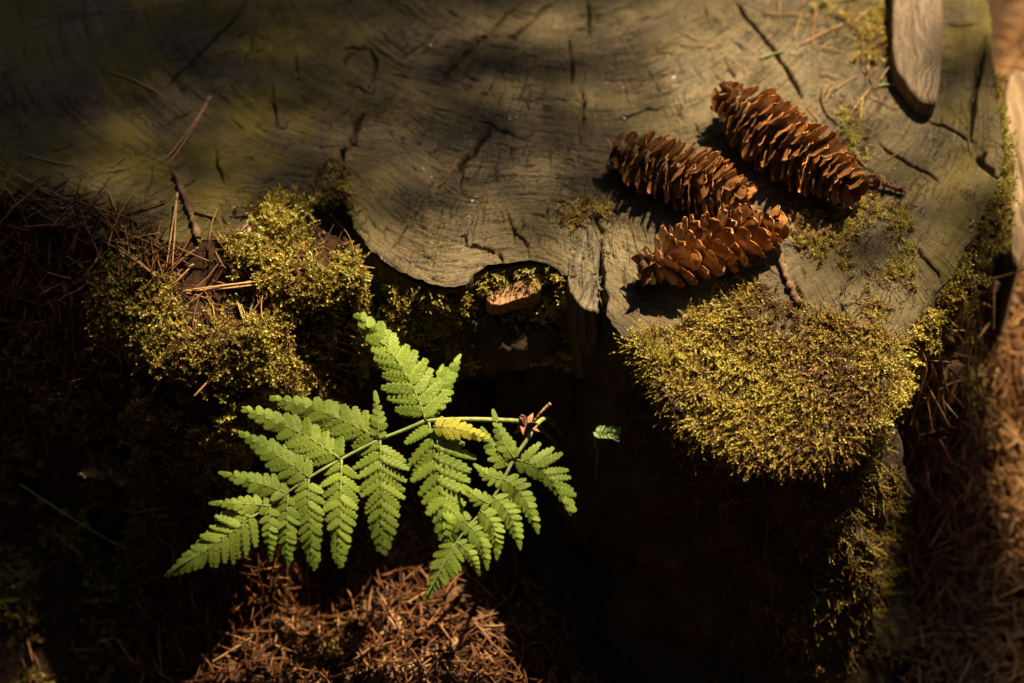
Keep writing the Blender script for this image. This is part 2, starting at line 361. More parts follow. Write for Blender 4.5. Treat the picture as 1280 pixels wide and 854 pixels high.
# ---- ground sheet to the horizon
inner = np.arange(-.75, .75+1e-6, .005); outer = .75+np.cumsum(.008*1.16**np.arange(46)); outer = outer[outer < 120]
ax = np.r_[-outer[::-1], inner, outer]; AX, AY = np.meshgrid(ax, ax, indexing='ij')
far = np.maximum(np.abs(AX), np.abs(AY)) > .745
Z = np.where(far, fbm(AX, AY, 1.5, 4)*.15*sstep(.75, 3, np.maximum(np.abs(AX), np.abs(AY)))+fbm(AX, AY, 14, 4)*.012, bil(TZ, np.clip(AX, -.745, .745), np.clip(AY, -.745, .745)))
n = len(ax); idx = np.arange(n*n).reshape(n, n)
F = np.stack([idx[:-1, :-1], idx[1:, :-1], idx[1:, 1:], idx[:-1, 1:]], -1).reshape(-1, 4)
g = obj('ground', mesh_np('ground', np.stack([AX, AY, Z], -1), F, SOIL), kind='structure')
g['label'] = 'dark forest soil under moss and needle litter'

# ------------------------------------------------------------------ the stump
STUMP = obj('tree_stump', None, label='weathered lobed tree stump with cracked grey-brown cut face', cat='tree stump')
STUMP.location = (0, 0, 0)
fx = np.arange(-.37, .37, .00098); fy = np.arange(-.085, .335, .00098)
cx = np.r_[np.arange(OUTL[:, 0].min()-.01, -.371, .008), fx, np.arange(.371, OUTL[:, 0].max()+.01, .008)]
cy = np.r_[np.arange(OUTL[:, 1].min()-.01, -.086, .003), fy, np.arange(.336, OUTL[:, 1].max()+.01, .008)]
X, Y = np.meshgrid(cx, cy, indexing='ij'); Zc = cut_base(X, Y)
CR = np.zeros_like(X)
def crack(P, wid, dep):
    P = np.asarray(P, float)
    Q = [P[0]]
    for a, b in zip(P[:-1], P[1:]):
        L = np.linalg.norm(b-a); k = max(2, int(L/.006)); nn = np.array([-(b-a)[1], (b-a)[0]])/max(L, 1e-6)
        for t in np.linspace(0, 1, k+1)[1:]:
            Q.append(a+(b-a)*t+nn*(rng.normal()*.0009))
    Q = np.array(Q); m = len(Q); ws = wid*np.clip(np.minimum(np.arange(m)+.6, m-.4-np.arange(m))/2.2, .25, 1)*rng.uniform(.7, 1.25, m)
    i0, i1 = np.searchsorted(cx, [Q[:, 0].min()-.004, Q[:, 0].max()+.004]); j0, j1 = np.searchsorted(cy, [Q[:, 1].min()-.004, Q[:, 1].max()+.004])
    if i1-i0 < 2 or j1-j0 < 2: return
    x = X[i0:i1, j0:j1]; y = Y[i0:i1, j0:j1]; best = np.zeros_like(x)
    for k in range(m-1):
        a, b = Q[k], Q[k+1]; d = b-a; L2 = d@d+1e-12
        t = np.clip(((x-a[0])*d[0]+(y-a[1])*d[1])/L2, 0, 1)
        ds = np.hypot(x-a[0]-t*d[0], y-a[1]-t*d[1]); ww = ws[k]*(1-t)+ws[k+1]*t
        best = np.maximum(best, np.clip(1.5*(1-ds/ww), 0, 1)*np.clip(ww/wid, 0, 1))
    CR[i0:i1, j0:j1] = np.maximum(CR[i0:i1, j0:j1], best*dep)
def pxl(*pts): return np.array([W(a, b)[:2] for a, b in pts])
CR_PX = [  # (points, width mm, depth mm)
 ([(309,0),(285,30),(255,60),(222,92),(204,115)],1.3,5), ([(700,0),(660,30),(640,45),(595,45),(560,85)],1.0,4), ([(648,5),(610,45),(590,58),(575,75),(560,90),(553,105)],1.2,5),
 ([(545,40),(520,62),(500,75)],.9,4), ([(735,0),(738,25),(737,52)],1.2,5), ([(712,45),(714,75),(717,105)],1.3,5), ([(728,98),(729,115),(727,157)],1.2,5),
 ([(768,60),(768,90)],1.0,4), ([(660,105),(662,125),(661,138)],1.1,5), ([(691,45),(690,60)],.9,3), ([(656,140),(655,155)],.9,3),([(722,160),(724,182)],.9,4),
 ([(612,158),(600,178),(590,192),(578,206),(574,222),(572,236)],2.2,7), ([(600,140),(590,150)],.9,3), ([(585,206),(560,218)],1.2,4),([(578,220),(592,222)],1.2,4),([(560,205),(548,198)],.9,3),
 ([(590,150),(622,160),(645,172),(668,178)],.8,3), ([(760,152),(780,147),(800,140),(822,136),(840,130)],1.0,4), ([(780,105),(783,130)],.9,3),
 ([(630,260),(640,280),(655,300),(663,322)],.9,4), ([(570,298),(582,298),(585,308),(604,311),(612,314),(622,318),(630,330)],1.1,5),
 ([(427,58),(440,58),(452,57),(463,60),(469,72),(468,90),(462,108)],1.2,4), ([(427,85),(430,72),(440,62)],1.3,4), ([(453,140),(448,155),(441,165),(438,178),(430,186),(427,196),(424,215),(422,240)],2.4,8),
 ([(438,142),(440,152)],1.4,5), ([(430,205),(420,215)],2,6), ([(515,275),(500,295),(487,312)],.8,3), ([(548,222),(530,245)],.8,3),
 ([(918,0),(935,25),(950,40),(965,60),(978,78),(992,100),(1003,125)],1.4,6), ([(940,30),(955,26)],.9,4), ([(1040,122),(1055,132),(1070,140)],1.0,4), ([(1155,150),(1170,158),(1190,165),(1205,175),(1222,182)],1.2,5),
 ([(1095,175),(1120,195),(1140,208),(1160,218),(1178,234)],1.1,5), ([(1233,45),(1228,80),(1222,100),(1216,130),(1214,160),(1212,178)],2.4,8), ([(1228,185),(1226,200),(1235,215),(1250,226)],2.6,9),
 ([(1178,30),(1200,33),(1225,32)],1.0,4),([(1180,90),(1205,95)],.9,4), ([(1045,370),(1065,390),(1080,410)],1.4,6), ([(1060,350),(1048,372)],1.3,5), ([(992,345),(1000,375),(1010,395)],1.2,5),
 ([(1000,330),(1002,350)],.9,4), ([(1140,300),(1165,325),(1180,345)],1.3,5), ([(752,300),(751,330),(753,360),(757,390)],2.0,12), ([(742,268),(752,285),(752,300)],1.4,6),
 ([(870,50),(900,58)],.7,3),([(903,70),(915,95),(918,105)],.8,3),([(880,0),(885,30)],.8,3),([(860,105),(845,150)],.8,3),([(890,75),(888,90)],.8,3),
 ([(265,180),(270,205),(282,228)],1.0,4), ([(340,100),(345,150),(346,160)],1.0,4), ([(368,60),(370,95)],1.1,4),([(322,30),(300,85)],1.0,4),([(190,210),(180,255)],.9,4),([(278,262),(282,290)],1,4)]
for P, wd, dp in CR_PX: crack(pxl(*P), wd*1.15e-3, dp*1.7e-3)
for k in range(520):                      # short checks, along the rays and along the rings
    px, py = rng.uniform(150, 1230), rng.uniform(-10, 350)
    if k > 120: px, py = rng.normal(640, 150), rng.uniform(10, 340)
    p = W(px, py)[:2]; d = nrm(p-PITH[:2]); t = np.array([-d[1], d[0]])
    if k % 5 == 0: v = d*rng.uniform(.008, .03); wd, dp = rng.uniform(.8, 1.15), rng.uniform(2.5, 5.5)
    else:
        e = 1e-3; r0 = polar(*p)[0]; gr = np.array([polar(p[0]+e, p[1])[0]-r0, polar(p[0], p[1]+e)[0]-r0]); gr = nrm(gr)
        v = np.array([-gr[1], gr[0]])*rng.uniform(.008, .035)*rng.choice([-1, 1]); wd, dp = rng.uniform(.7, 1.05), rng.uniform(1.5, 4.0)
    mid = p+v*.5+rng.normal(size=2)*.0008
    crack([p, mid, p+v], wd*1e-3, dp*1e-3)
rg, th = polar(X, Y)
ringrel = vnoise(rg*380+fbm(X, Y, 9, 3)*4, th*14)
Zc = Zc-CR+(ringrel-.5)*.0009+fbm(X, Y, 130, 3)*.0008
inside = inpoly(X, Y, OUTL)
cell = inside[:-1, :-1] | inside[1:, :-1] | inside[1:, 1:] | inside[:-1, 1:]
used = np.zeros_like(inside)
for a in (slice(0, -1), slice(1, None)):
    for b in (slice(0, -1), slice(1, None)): used[a, b] |= cell
snap = used & ~inside; sp_ = np.stack([X[snap], Y[snap]], 1)
seg = OUTL[:, :2]; best = np.full(len(sp_), 1e9); bp = sp_.copy()
for i in range(len(seg)):
    a = seg[i]; d = seg[(i+1) % len(seg)]-a; t = np.clip(((sp_-a)@d)/(d@d), 0, 1); q = a+t[:, None]*d
    ds = np.sum((q-sp_)**2, 1); m_ = ds < best; best[m_] = ds[m_]; bp[m_] = q[m_]
X[snap] = bp[:, 0]; Y[snap] = bp[:, 1]; Zc[snap] = cut_base(bp[:, 0], bp[:, 1])
er = used.copy(); zs = [.0042, .0030, .0021, .0014, .0008, .0004]
lay_ = np.full(X.shape, 9)
for q_ in range(6):
    n_ = er.copy(); n_[1:] &= er[:-1]; n_[:-1] &= er[1:]; n_[:, 1:] &= er[:, :-1]; n_[:, :-1] &= er[:, 1:]
    lay_[er & ~n_] = q_; er = n_
wear = np.clip(.55+fbm(X, Y, 90, 3)*2.2, .05, 1.6)
for q_ in range(6): Zc = np.where(lay_ == q_, Zc-zs[q_]*wear, Zc)
rg, th = polar(X, Y)
pxx, pyy = to_px(np.stack([X, Y, Zc], -1))
alg = np.clip(1-sstep(330, 520, pxx)*.75-.2*sstep(200, 0, pyy)*0+sstep(1120, 1210, pxx)*.6, 0, 1)
new = np.full(X.shape, -1); new[used] = np.arange(used.sum())
idx = new; ii = [idx[:-1, :-1][cell], idx[1:, :-1][cell], idx[1:, 1:][cell], idx[:-1, 1:][cell]]
me = mesh_np('cut_face', np.stack([X[used], Y[used], Zc[used]], 1), np.stack(ii, 1), WOOD, True, {'ring': rg[used], 'theta': th[used], 'algae': alg[used]})
obj('cut_face', me, STUMP)

# bark wall swept down from the outline, flaring out at the root
NS = 900; NV = 56
top = cut_base(OUTL[:, 0], OUTL[:, 1])
sv = np.linspace(0, 1, NV)**1.2
bot = -.06
h = top[:, None]+(bot-top)[:, None]*sv[None]
arc = np.arange(NS)*.0029
pxo = to_px(OUTL)[0]
flare = np.where((OUTL[:, 0] > .0), .10, .03)[:, None]*(sv[None]**1.7)
flare *= (1-.85*sstep(.22, .30, OUTL[:, 0]))[:, None]
ns = fbm(arc[:, None]*1.0+0*h, h, 26, 4)*.035+np.abs(fbm(arc[:, None]*3+0*h, h, 22, 3))*.03
ns[:40] = ns[:40]*np.linspace(0, 1, 40)[:, None]; ns[-40:] = ns[-40:]*np.linspace(1, 0, 40)[:, None]
off = flare+ns*sstep(0, .08, sv)[None]+.0
# undercut below the main lobe (a dark hollow)
hol = np.exp(-((pxo-650)/75)**2)*(OUTL[:, 1] < .15)
off -= (hol[:, None]*.012*sstep(.08, .4, sv)[None]*(1-sstep(.6, 1, sv))[None])
WV = np.stack([OUTL[:, 0, None]+NOUT[:, 0, None]*off, OUTL[:, 1, None]+NOUT[:, 1, None]*off, h], -1)
WV[:, 0, 2] -= .0045
idx = np.arange(NS*NV).reshape(NS, NV); nxt = np.roll(idx, -1, 0)
F = np.stack([idx[:, :-1], idx[:, 1:], nxt[:, 1:], nxt[:, :-1]], -1).reshape(-1, 4)
if area < 0: F = F[:, ::-1]
obj('bark', mesh_np('bark', WV, F, BARK), STUMP)

# ------------------------------------------------------------------ moss
def leafy(P, nleaf, ll, lw, spread, r):
    """a leafy shoot along polyline P: small folded leaves set round the stem"""
    P = np.asarray(P); V = []; Fq = []; U = []
    s = np.r_[0, np.cumsum(np.linalg.norm(np.diff(P, axis=0), axis=1))]; L = s[-1]
    for k in range(nleaf):
        t = (k+.5)/nleaf; p = np.array([np.interp(t*L, s, P[:, c]) for c in range(3)]); q = np.array([np.interp(min(t*L+.05*L, L), s, P[:, c]) for c in range(3)]); q0 = np.array([np.interp(max(t*L-.05*L, 0), s, P[:, c]) for c in range(3)])
        T = nrm(q-q0); A = nrm(np.cross(T, [.3, .5, .8])); B = np.cross(T, A)
        a = k*2.4+r.uniform(-.3, .3); out = A*math.cos(a)+B*math.sin(a); side = np.cross(T, out)
        sc = (1-.45*t); d = nrm(T*math.cos(spread)+out*math.sin(spread)); nn = np.cross(side, d)
        l = ll*sc*r.uniform(.8, 1.2); w_ = lw*sc
        b = len(V)
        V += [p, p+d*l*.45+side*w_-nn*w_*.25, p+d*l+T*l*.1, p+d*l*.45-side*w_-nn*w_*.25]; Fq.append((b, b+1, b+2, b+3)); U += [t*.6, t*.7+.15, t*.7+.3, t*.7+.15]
    return np.array(V), np.array(Fq), np.array(U)
def proto(kind, r):
    parts = []
    c = r.normal(size=2)*.25; main = bez((0,0,0), (c[0]*.3, c[1]*.3, .55), (c[0], c[1], 1.0), 6)
    if kind == 'worm':
        parts.append(leafy(main, 18, .17, .062, .42, r))
        for k in range(1):
            a = r.uniform(0, 6.3); p = main[1+k]; e = p+np.array([math.cos(a)*.4, math.sin(a)*.4, r.uniform(.25, .5)])
            parts.append(leafy(bez(p, (p+e)/2+np.array([0, 0, .06]), e, 5), 8, .15, .055, .42, r))
    else:
        parts.append(leafy(main, 10, .28, .10, .7, r))
        a0 = r.uniform(0, 6.3)
        for k in range(4):
            a = a0+(k % 2)*math.pi+r.uniform(-.3, .3); p = main[1+k] if k < 5 else main[4]; L = .42-.05*k
            e = p+np.array([math.cos(a)*L, math.sin(a)*L, L*.35])
            parts.append(leafy(bez(p, (p+e)/2+np.array([0, 0, .06]), e, 5), 6, .19, .07, .6, r))
    V = []; Fq = []; U = []; o = 0
    for v, f, u in parts: V.append(v); Fq.append(f+o); U.append(u); o += len(v)
    return np.vstack(V), np.vstack(Fq), np.concatenate(U)
PROTO = {k: [proto(k, np.random.default_rng(50+i)) for i in range(6)] for k in ('worm', 'feather')}
def frames(D, r):
    D = nrm(D); ref = r.normal(size=D.shape); A = nrm(np.cross(D, ref)); B = np.cross(D, A)
    return np.stack([A, B, D], -1)
def moss(name, P, N, size, kind, mat, label, parent=None, tint=(0.5, .25), lean=(0, 0, 0), rand=.55, seed=1, tdx=0.):
    r = np.random.default_rng(seed); n = len(P); D = nrm(N*1.0+np.asarray(lean)+r.normal(size=(n, 3))*rand)
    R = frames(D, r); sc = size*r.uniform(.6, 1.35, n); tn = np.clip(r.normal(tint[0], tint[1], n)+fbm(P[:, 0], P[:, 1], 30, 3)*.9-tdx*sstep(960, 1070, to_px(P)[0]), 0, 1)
    pick = r.integers(0, 6, n); V = []; Fq = []; T = []; U = []; o = 0
    for k in range(6):
        s_ = pick == k; m_ = s_.sum()
        if not m_: continue
        v, f, u = PROTO[kind][k]
        vv = np.einsum('nij,vj->nvi', R[s_]*sc[s_][:, None, None], v)+P[s_][:, None]-D[s_][:, None]*(sc[s_]*.12)[:, None, None]
        V.append(vv.reshape(-1, 3)); Fq.append((f[None]+np.arange(m_)[:, None, None]*len(v)+o).reshape(-1, 4)); o += m_*len(v)
        T.append(np.repeat(tn[s_], len(v))); U.append(np.tile(u, m_))
    me = mesh_np(name, np.vstack(V), np.vstack(Fq), mat, False, {'tint': np.concatenate(T), 'up': np.concatenate(U)})
    if parent is not None: return obj(name, me, parent, kind='stuff')
    return obj(name, me, label=label, cat='moss', kind='stuff')
def pts(poly, n, seed, thr=None, freq=.02, off=False):
    r = np.random.default_rng(seed); P = np.asarray(poly, float); lo = P.min(0); hi = P.max(0); q = np.zeros((0, 2))
    while len(q) < n:
        c = lo+r.random((n*3, 2))*(hi-lo); k = inpoly(c[:, 0], c[:, 1], P)
        if thr is not None: k &= fbm(c[:, 0]+seed*7.7, c[:, 1]+31, freq, 3)+r.normal(size=len(c))*.05 > thr
        q = np.vstack([q, c[k]])
    q = q[:n]; p = hit(q[:, 0], q[:, 1])
    if off: p = p[~inpoly(p[:, 0], p[:, 1], OUTL)]
    return p, normal(p[:, 0], p[:, 1])
R_POLY = [(782,430),(800,418),(850,408),(885,380),(930,362),(958,352),(985,378),(1000,392),(1050,398),(1105,410),(1122,440),(1110,490),(1085,535),(1045,572),(990,590),(940,580),(895,560),(858,530),(826,488)]
p, nn = pts(R_POLY, 2600, 31)
moss('moss_cushion_base', p, nn, .006, 'feather', MOSS_Y, 'brown dead moss underneath the yellow cushion', tint=(.06, .08), seed=32, rand=.9)
p, nn = pts(R_POLY, 3900, 3, -.17, .035); p = p+nn*(np.clip(fbm(p[:, 0], p[:, 1], 70, 2), -.3, .4)*.011)[:, None]
fl = fbm(p[:, 0], p[:, 1], 22, 2)*7; nn = nrm(nn+np.stack([np.cos(fl-2.0), np.sin(fl-2.0), 0*fl], 1)*1.1)
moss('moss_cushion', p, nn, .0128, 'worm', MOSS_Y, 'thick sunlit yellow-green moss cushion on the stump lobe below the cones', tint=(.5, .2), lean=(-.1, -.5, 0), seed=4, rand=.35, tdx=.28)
p, nn = pts([(770,425),(850,395),(900,360),(950,340),(985,365),(1020,380),(1100,385),(1130,430),(1110,470),(1000,420),(940,385),(860,425)], 420, 33, .03, .04)
moss('moss_fringe', p, nn, .008, 'worm', MOSS_Y, 'sparse moss shoots creeping from the cushion onto bare wood', tint=(.45, .25), seed=34, rand=.9)
p, nn = pts([(990,250),(1040,190),(1090,215),(1130,260),(1160,330),(1130,400),(1080,400),(1030,330),(1000,330)], 900, 5, .02, .03)
p2, n2 = pts([(1000,0),(1100,-20),(1112,60),(1090,85),(1050,80),(1040,30)], 330, 6, .0, .04)
p3, n3 = pts([(1045,140),(1070,135),(1085,170),(1090,205),(1060,195)], 70, 7)
p4, n4 = pts([(700,262),(730,248),(765,262),(762,275),(735,270),(720,290),(702,282)], 90, 8)
p5, n5 = pts([(408,200),(432,205),(440,245),(452,262),(420,262),(395,262),(380,250)], 170, 9)
moss('moss_tuft', np.vstack([p, p2, p3, p4, p5]), np.vstack([nn, n2, n3, n4, n5]), .0068, 'feather', MOSS_Y, 'thin olive moss tufts spreading over the cracked cut face', tint=(.45, .25), seed=9, rand=.8)
L_POLY = [(120,330),(210,298),(250,300),(300,295),(330,262),(360,258),(400,262),(430,285),(450,318),(478,345),(520,366),(565,376),(575,400),(520,420),(470,450),(440,480),(420,500),(330,500),(310,560),(290,640),(230,720),(150,700),(170,560),(120,430)]
p, nn = pts(L_POLY, 6200, 11, -.06, .018); p = p+nn*(np.clip(fbm(p[:, 0], p[:, 1], 55, 2), -.3, .5)*.014)[:, None]
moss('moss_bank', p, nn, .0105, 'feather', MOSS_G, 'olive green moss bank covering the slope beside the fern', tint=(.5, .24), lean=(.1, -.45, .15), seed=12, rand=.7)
p, nn = pts([(325,262),(345,250),(372,262),(390,280),(350,300),(325,295)], 60, 13)
moss('feather_moss', p, nn, .017, 'feather', MOSS_Y, 'tall feathery yellow moss sprigs at the edge of the cut face', tint=(.75, .15), lean=(-.2, .5, .2), seed=14, rand=.5)
p, nn = pts([(-60,380),(150,420),(200,520),(210,700),(330,780),(200,880),(-60,880)], 2400, 15, -.02, .02)
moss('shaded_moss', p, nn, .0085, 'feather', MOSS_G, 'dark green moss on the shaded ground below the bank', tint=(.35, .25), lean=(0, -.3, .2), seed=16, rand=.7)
p, nn = pts([(250,620),(640,640),(700,880),(200,880)], 500, 17, .05, .02)
moss('ground_moss', p, nn, .0095, 'feather', MOSS_G, 'sparse moss among the brown litter under the fern', tint=(.5, .25), seed=18, rand=.7)
# moss hanging on the bark of the right lobe and of the hollow front
def wallpts(sel, n, v0, v1, seed):
    r = np.random.default_rng(seed); ids = np.where(sel)[0]; i = r.choice(ids, n); j = r.uniform(v0, v1, n)*(NV-1); j0 = np.minimum(j.astype(int), NV-2); a = (j-j0)[:, None]
    P = WV[i, j0]*(1-a)+WV[i, j0+1]*a; T1 = WV[(i+1) % NS, j0]-WV[i, j0]; T2 = WV[i, j0+1]-WV[i, j0]
    N = nrm(np.cross(T2, T1)); N *= np.sign(np.sum(N[:, :2]*NOUT[i], 1))[:, None]; return P, N
front = OUTL[:, 1] < .16
P1, N1 = wallpts(front & (pxo > 925) & (pxo < 1110), 2300, 0, .75, 21)
P2, N2 = wallpts(front & (pxo > 790) & (pxo < 930), 500, 0, .25, 22)
moss('hanging_moss', np.vstack([P1, P2]), np.vstack([N1, N2]), .0085, 'worm', MOSS_G, 'brownish moss hanging down the shaded bark under the moss cushion', tint=(.35, .22), lean=(0, -.2, -.7), seed=23)
P1, N1 = wallpts((OUTL[:, 1] < .25) & (OUTL[:, 0] > .2) & (pxo > 1085), 700, 0, .25, 24)
p2, n2 = pts([(1095,500),(1125,440),(1160,385),(1200,335),(1240,280),(1252,300),(1240,380),(1215,460),(1190,550),(1130,600),(1095,560)], 1900, 241, -.1, .03, True); P1 = np.vstack([P1, p2]); N1 = np.vstack([N1, n2])
moss('side_moss', P1, N1, .010, 'feather', MOSS_Y, 'bright yellow moss on the flank of the stump facing the open ground', tint=(.6, .2), lean=(.2, 0, .1), seed=25, rand=.7)
P1, N1 = wallpts(front & (pxo > 500) & (pxo < 735), 300, .03, .3, 26)
rr_ = np.random.default_rng(261); q = np.stack([rr_.uniform(570, 712, 330), rr_.uniform(372, 452, 330)], 1); q = q[~inpoly(q[:, 0], q[:, 1], [(600,340),(690,340),(684,368),(620,386),(600,382)])]
P3 = np.array([W(a, b, .272-.0006*(b-372)) for a, b in q]); P1 = np.vstack([P1, P3]); N1 = np.vstack([N1, np.tile([0, -.5, .85], (len(P3), 1))])
moss('hollow_moss', P1, N1, .0095, 'feather', MOSS_G, 'pale moss shoots hanging at the hollow under the broken wood', tint=(.75, .25), lean=(0, -.4, -.5), seed=27)

# ------------------------------------------------------------------ spruce cones
def scale_mesh(name, r):
    nu, nv = 8, 6; u = np.linspace(0, 1, nu); wv = .17+.33*np.clip(u/.72, 0, 1)**1.1; wv[-1] *= .66; wv[-2] *= .97
    V = []
    ph = r.uniform(0, 6.3)
    for s_ in (1, -1):
        for i in range(nu):
            for j in range(nv):
                v = j/(nv-1)*2-1; y = v*wv[i]; x = u[i]-.10*v*v*(u[i] > .7)
                z = .16*u[i]**2-.20*(1-v*v)*.5*wv[i]*1.6*(-1)
                z += .05*math.sin(ph+v*4.0+u[i]*3)*u[i]+r.normal()*.008
                if i == nu-1: x += r.normal()*.035
                V.append((x, y, z+s_*.02*(1-.5*u[i])))
    V = np.array(V); k = nu*nv; id_ = np.arange(k).reshape(nu, nv)
    f = np.stack([id_[:-1, :-1], id_[1:, :-1], id_[1:, 1:], id_[:-1, 1:]], -1).reshape(-1, 4)
    rim = np.r_[id_[0, :], id_[1:, -1], id_[-1, -2::-1], id_[-2:0:-1, 0]]; rn = np.roll(rim, -1)
    F = np.vstack([f[:, ::-1], f+k, np.stack([rim, rn, rn+k, rim+k], 1)])
    return mesh_np(name, V, F, SCALE, True)
SCM = [scale_mesh('scale', np.random.default_rng(70+i)) for i in range(6)]
def cone(pxb, pxa, R, n, bend, label, open_, seed, wid, roll=0, zc=None):
    r = np.random.default_rng(seed); zb = TOPZ+R*.80
    A = W(*pxb, zb if zc is None else zc[0]); B = W(*pxa, zb if zc is None else zc[1])
    root = obj('spruce_cone', None, label=label, cat='pine cone', group='spruce cones on the stump'); base = (A+B)/2; base[2] = TOPZ; root.location = base
    side = nrm(np.cross(B-A, [0, 0, 1])); P = bez(A, (A+B)/2+side*bend+np.array([0, 0, .002]), B, 40); L = np.linalg.norm(B-A)
    v, f = tube(P-base, R*.34*np.r_[.5, np.ones(34), np.linspace(.9, .3, 5)], 8); obj('core', mesh_np('core', v, f, TWIG), root)
    v, f = tube(np.array([A-nrm(B-A)*.001, A+nrm(B-A)*.002, A+nrm(B-A)*.004])-base, [.0022, .003, .004], 7); obj('stalk', mesh_np('stalk', v, f, TWIG), root)
    for k in range(n):
        t = (k+.5)/n; t_ = t; i = t_*39; i0 = min(int(i), 38); p = P[i0]*(1-(i-i0))+P[i0+1]*(i-i0); T = nrm(P[min(i0+1, 39)]-P[max(i0-1, 0)])
        a = k*2.39996+roll; Sd = nrm(np.cross(T, [0, 0, 1])); Up = np.cross(Sd, T); out = Sd*math.cos(a)+Up*math.sin(a)
        prof = math.sin(math.pi*min(1, .17+.55*t)) if t < .5 else math.sin(math.pi*min(1, .17+.55*t))
        prof = (.55+.45*sstep(0, .22, t))*(1-.48*sstep(.6, 1, t))
        rad = R*prof*r.uniform(.93, 1.07)
        alpha = math.radians((open_[0]+(open_[1]-open_[0])*t+28*max(0, 1-t/.12)-22*max(0, (t-.88)/.12)+r.normal()*5))
        d = T*math.cos(alpha)+out*math.sin(alpha)
        l = min((rad-.25*R)/max(.35, math.sin(alpha)), .95*R, R*(.45+(1-t)*4))
        if p[2]+d[2]*l+out[2]*.2*R < surf(p[0], p[1])-.008: continue
        Y_ = nrm(np.cross(out, d)+r.normal(size=3)*.08); Z_ = nrm(np.cross(d, Y_)); Y_ = np.cross(Z_, d)
        if Z_@out < 0: Z_ = -Z_; Y_ = -Y_
        o_ = p-base+out*.18*R
        sw = wid*(.75+.25*prof)*r.uniform(.9, 1.12)
        obj('scale', SCM[r.integers(6)], root, M4(d*l, Y_*sw, Z_*l*.75, o_))
    return root
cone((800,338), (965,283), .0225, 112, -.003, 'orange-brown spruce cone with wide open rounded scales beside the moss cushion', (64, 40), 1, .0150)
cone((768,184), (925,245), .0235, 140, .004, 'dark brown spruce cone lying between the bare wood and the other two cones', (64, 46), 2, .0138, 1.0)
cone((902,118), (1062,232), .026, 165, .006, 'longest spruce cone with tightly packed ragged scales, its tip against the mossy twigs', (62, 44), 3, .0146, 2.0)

# ------------------------------------------------------------------ fern
NF = np.array([0, -math.sin(math.radians(20)), math.cos(math.radians(20))]); JF = W(532, 527, .258)
def FP(px, py, off=0.0):
    d = ray(px, py); t = ((JF+NF*off-CAMP)@NF)/(d@NF); return CAMP+d*t
def pinnule_mesh(name, r, teeth=7):
    ts = np.linspace(0, 1, teeth*2+1); V = [(0, 0, 0)]; rows = []
    hw = lambda t: .5*(1-.25*t)*math.sqrt(max(0, 1-max(0, (t-.45)/.55)**2.0))*min(1, .82+t*2)
    V = []
    for k, t in enumerate(ts):
        tooth = 1.0+r.uniform(-.06, .06) if k % 2 else .76+r.uniform(-.05, .05); w_ = max(hw(min(t, .985)), .03)*tooth
        fwd = .05 if k % 2 else -.01; row = []
        droop = -.20*t*t
        for s_, hh in ((-1, -.05), (-.55, .105), (0, -.01), (.55, .105), (1, -.05)):
            bulge = .045*(1 if k % 2 else -.6)*(abs(s_) > .3)
            V.append((t+fwd*abs(s_)+.07*abs(s_)*(1-t), s_*w_, droop+hh*(1-.5*t)+bulge*.6+r.normal()*.008)); row.append(len(V)-1)
        rows.append(row)
    id_ = np.array(rows); F = np.stack([id_[:-1, :-1], id_[1:, :-1], id_[1:, 1:], id_[:-1, 1:]], -1).reshape(-1, 4)
    return np.array(V), F
PIN = []; PINY = []
for i in range(5):
    v, f = pinnule_mesh('pinnule', np.random.default_rng(90+i), 5+i % 3)
    PIN.append(mesh_np('pinnule', v, f, FERN, True)); PINY.append(mesh_np('pinnule', v, f, FERN_Y, True))
def pinna(root, base, ctrl, tip, wl, wr, n, o0=0., o1=-.004, seed=0, taper=.85, rad=.0007, yellow=False, phi0=66, start=.05, name='pinna'):
    """wl, wr: longest pinnule (px) on the left and right of the axis going out; offsets lift the ends off the blade plane"""
    wl *= 1.18; wr *= 1.18; r = np.random.default_rng(seed+500); A = FP(*base, o0); C = FP(*ctrl, (o0+o1)/2+.004); B = FP(*tip, o1); org = np.array(root.location)
    P = bez(A, C, B, 24); v, f = tube(P-A, np.linspace(rad, rad*.3, 24), 5)
    pn = obj(name, mesh_np(name, v, f, STALK), root, Matrix.Translation(Vector(A-org))); L = np.linalg.norm(np.diff(P, axis=0), axis=1).sum()
    px2m = 1/1889.*1.0
    for k in range(n):
        t = start+(1-start)*(k/(n-.2))**.92; i = t*23; i0 = min(int(i), 22); p = P[i0]*(1-(i-i0))+P[i0+1]*(i-i0); T = nrm(P[min(i0+1, 23)]-P[max(i0-1, 0)])
        Nn = nrm(NF+r.normal(size=3)*.05); Sd = nrm(np.cross(Nn, T))            # left of the axis seen from above
        for sg, wmax in ((1, wl), (-1, wr)):
            if wmax <= 0: continue
            pr = (1-t)**taper*1.06+.06; pr = pr*(.72+.28*sstep(0, .16, t)); ln = wmax*px2m*min(pr, 1.02)*r.uniform(.93, 1.07)
            if ln < .0012: continue
            ph = math.radians(phi0-34*t+r.normal()*4); d = nrm(T*math.cos(ph)+Sd*sg*math.sin(ph)+Nn*r.normal()*.06-Nn*.06)
            Z_ = nrm(Nn+Sd*sg*.10-T*.16+r.normal(size=3)*.13); Y_ = nrm(np.cross(Z_, d)); Z_ = np.cross(d, Y_)
            w_ = L/n*1.32
            q = p+T*(L/n*.25 if sg > 0 else -L/n*.1)-A
            obj('pinnule', (PINY if yellow else PIN)[r.integers(5)], pn, M4(d*ln, Y_*min(w_, ln*.95), Z_*ln*.55, q))
    d = nrm(P[-1]-P[-3]); Y_ = nrm(np.cross(NF, d)); obj('pinnule', PIN[0], pn, M4(d*.0085, Y_*.0042, np.cross(d, Y_)*.003, P[-3]-A))
    return pn
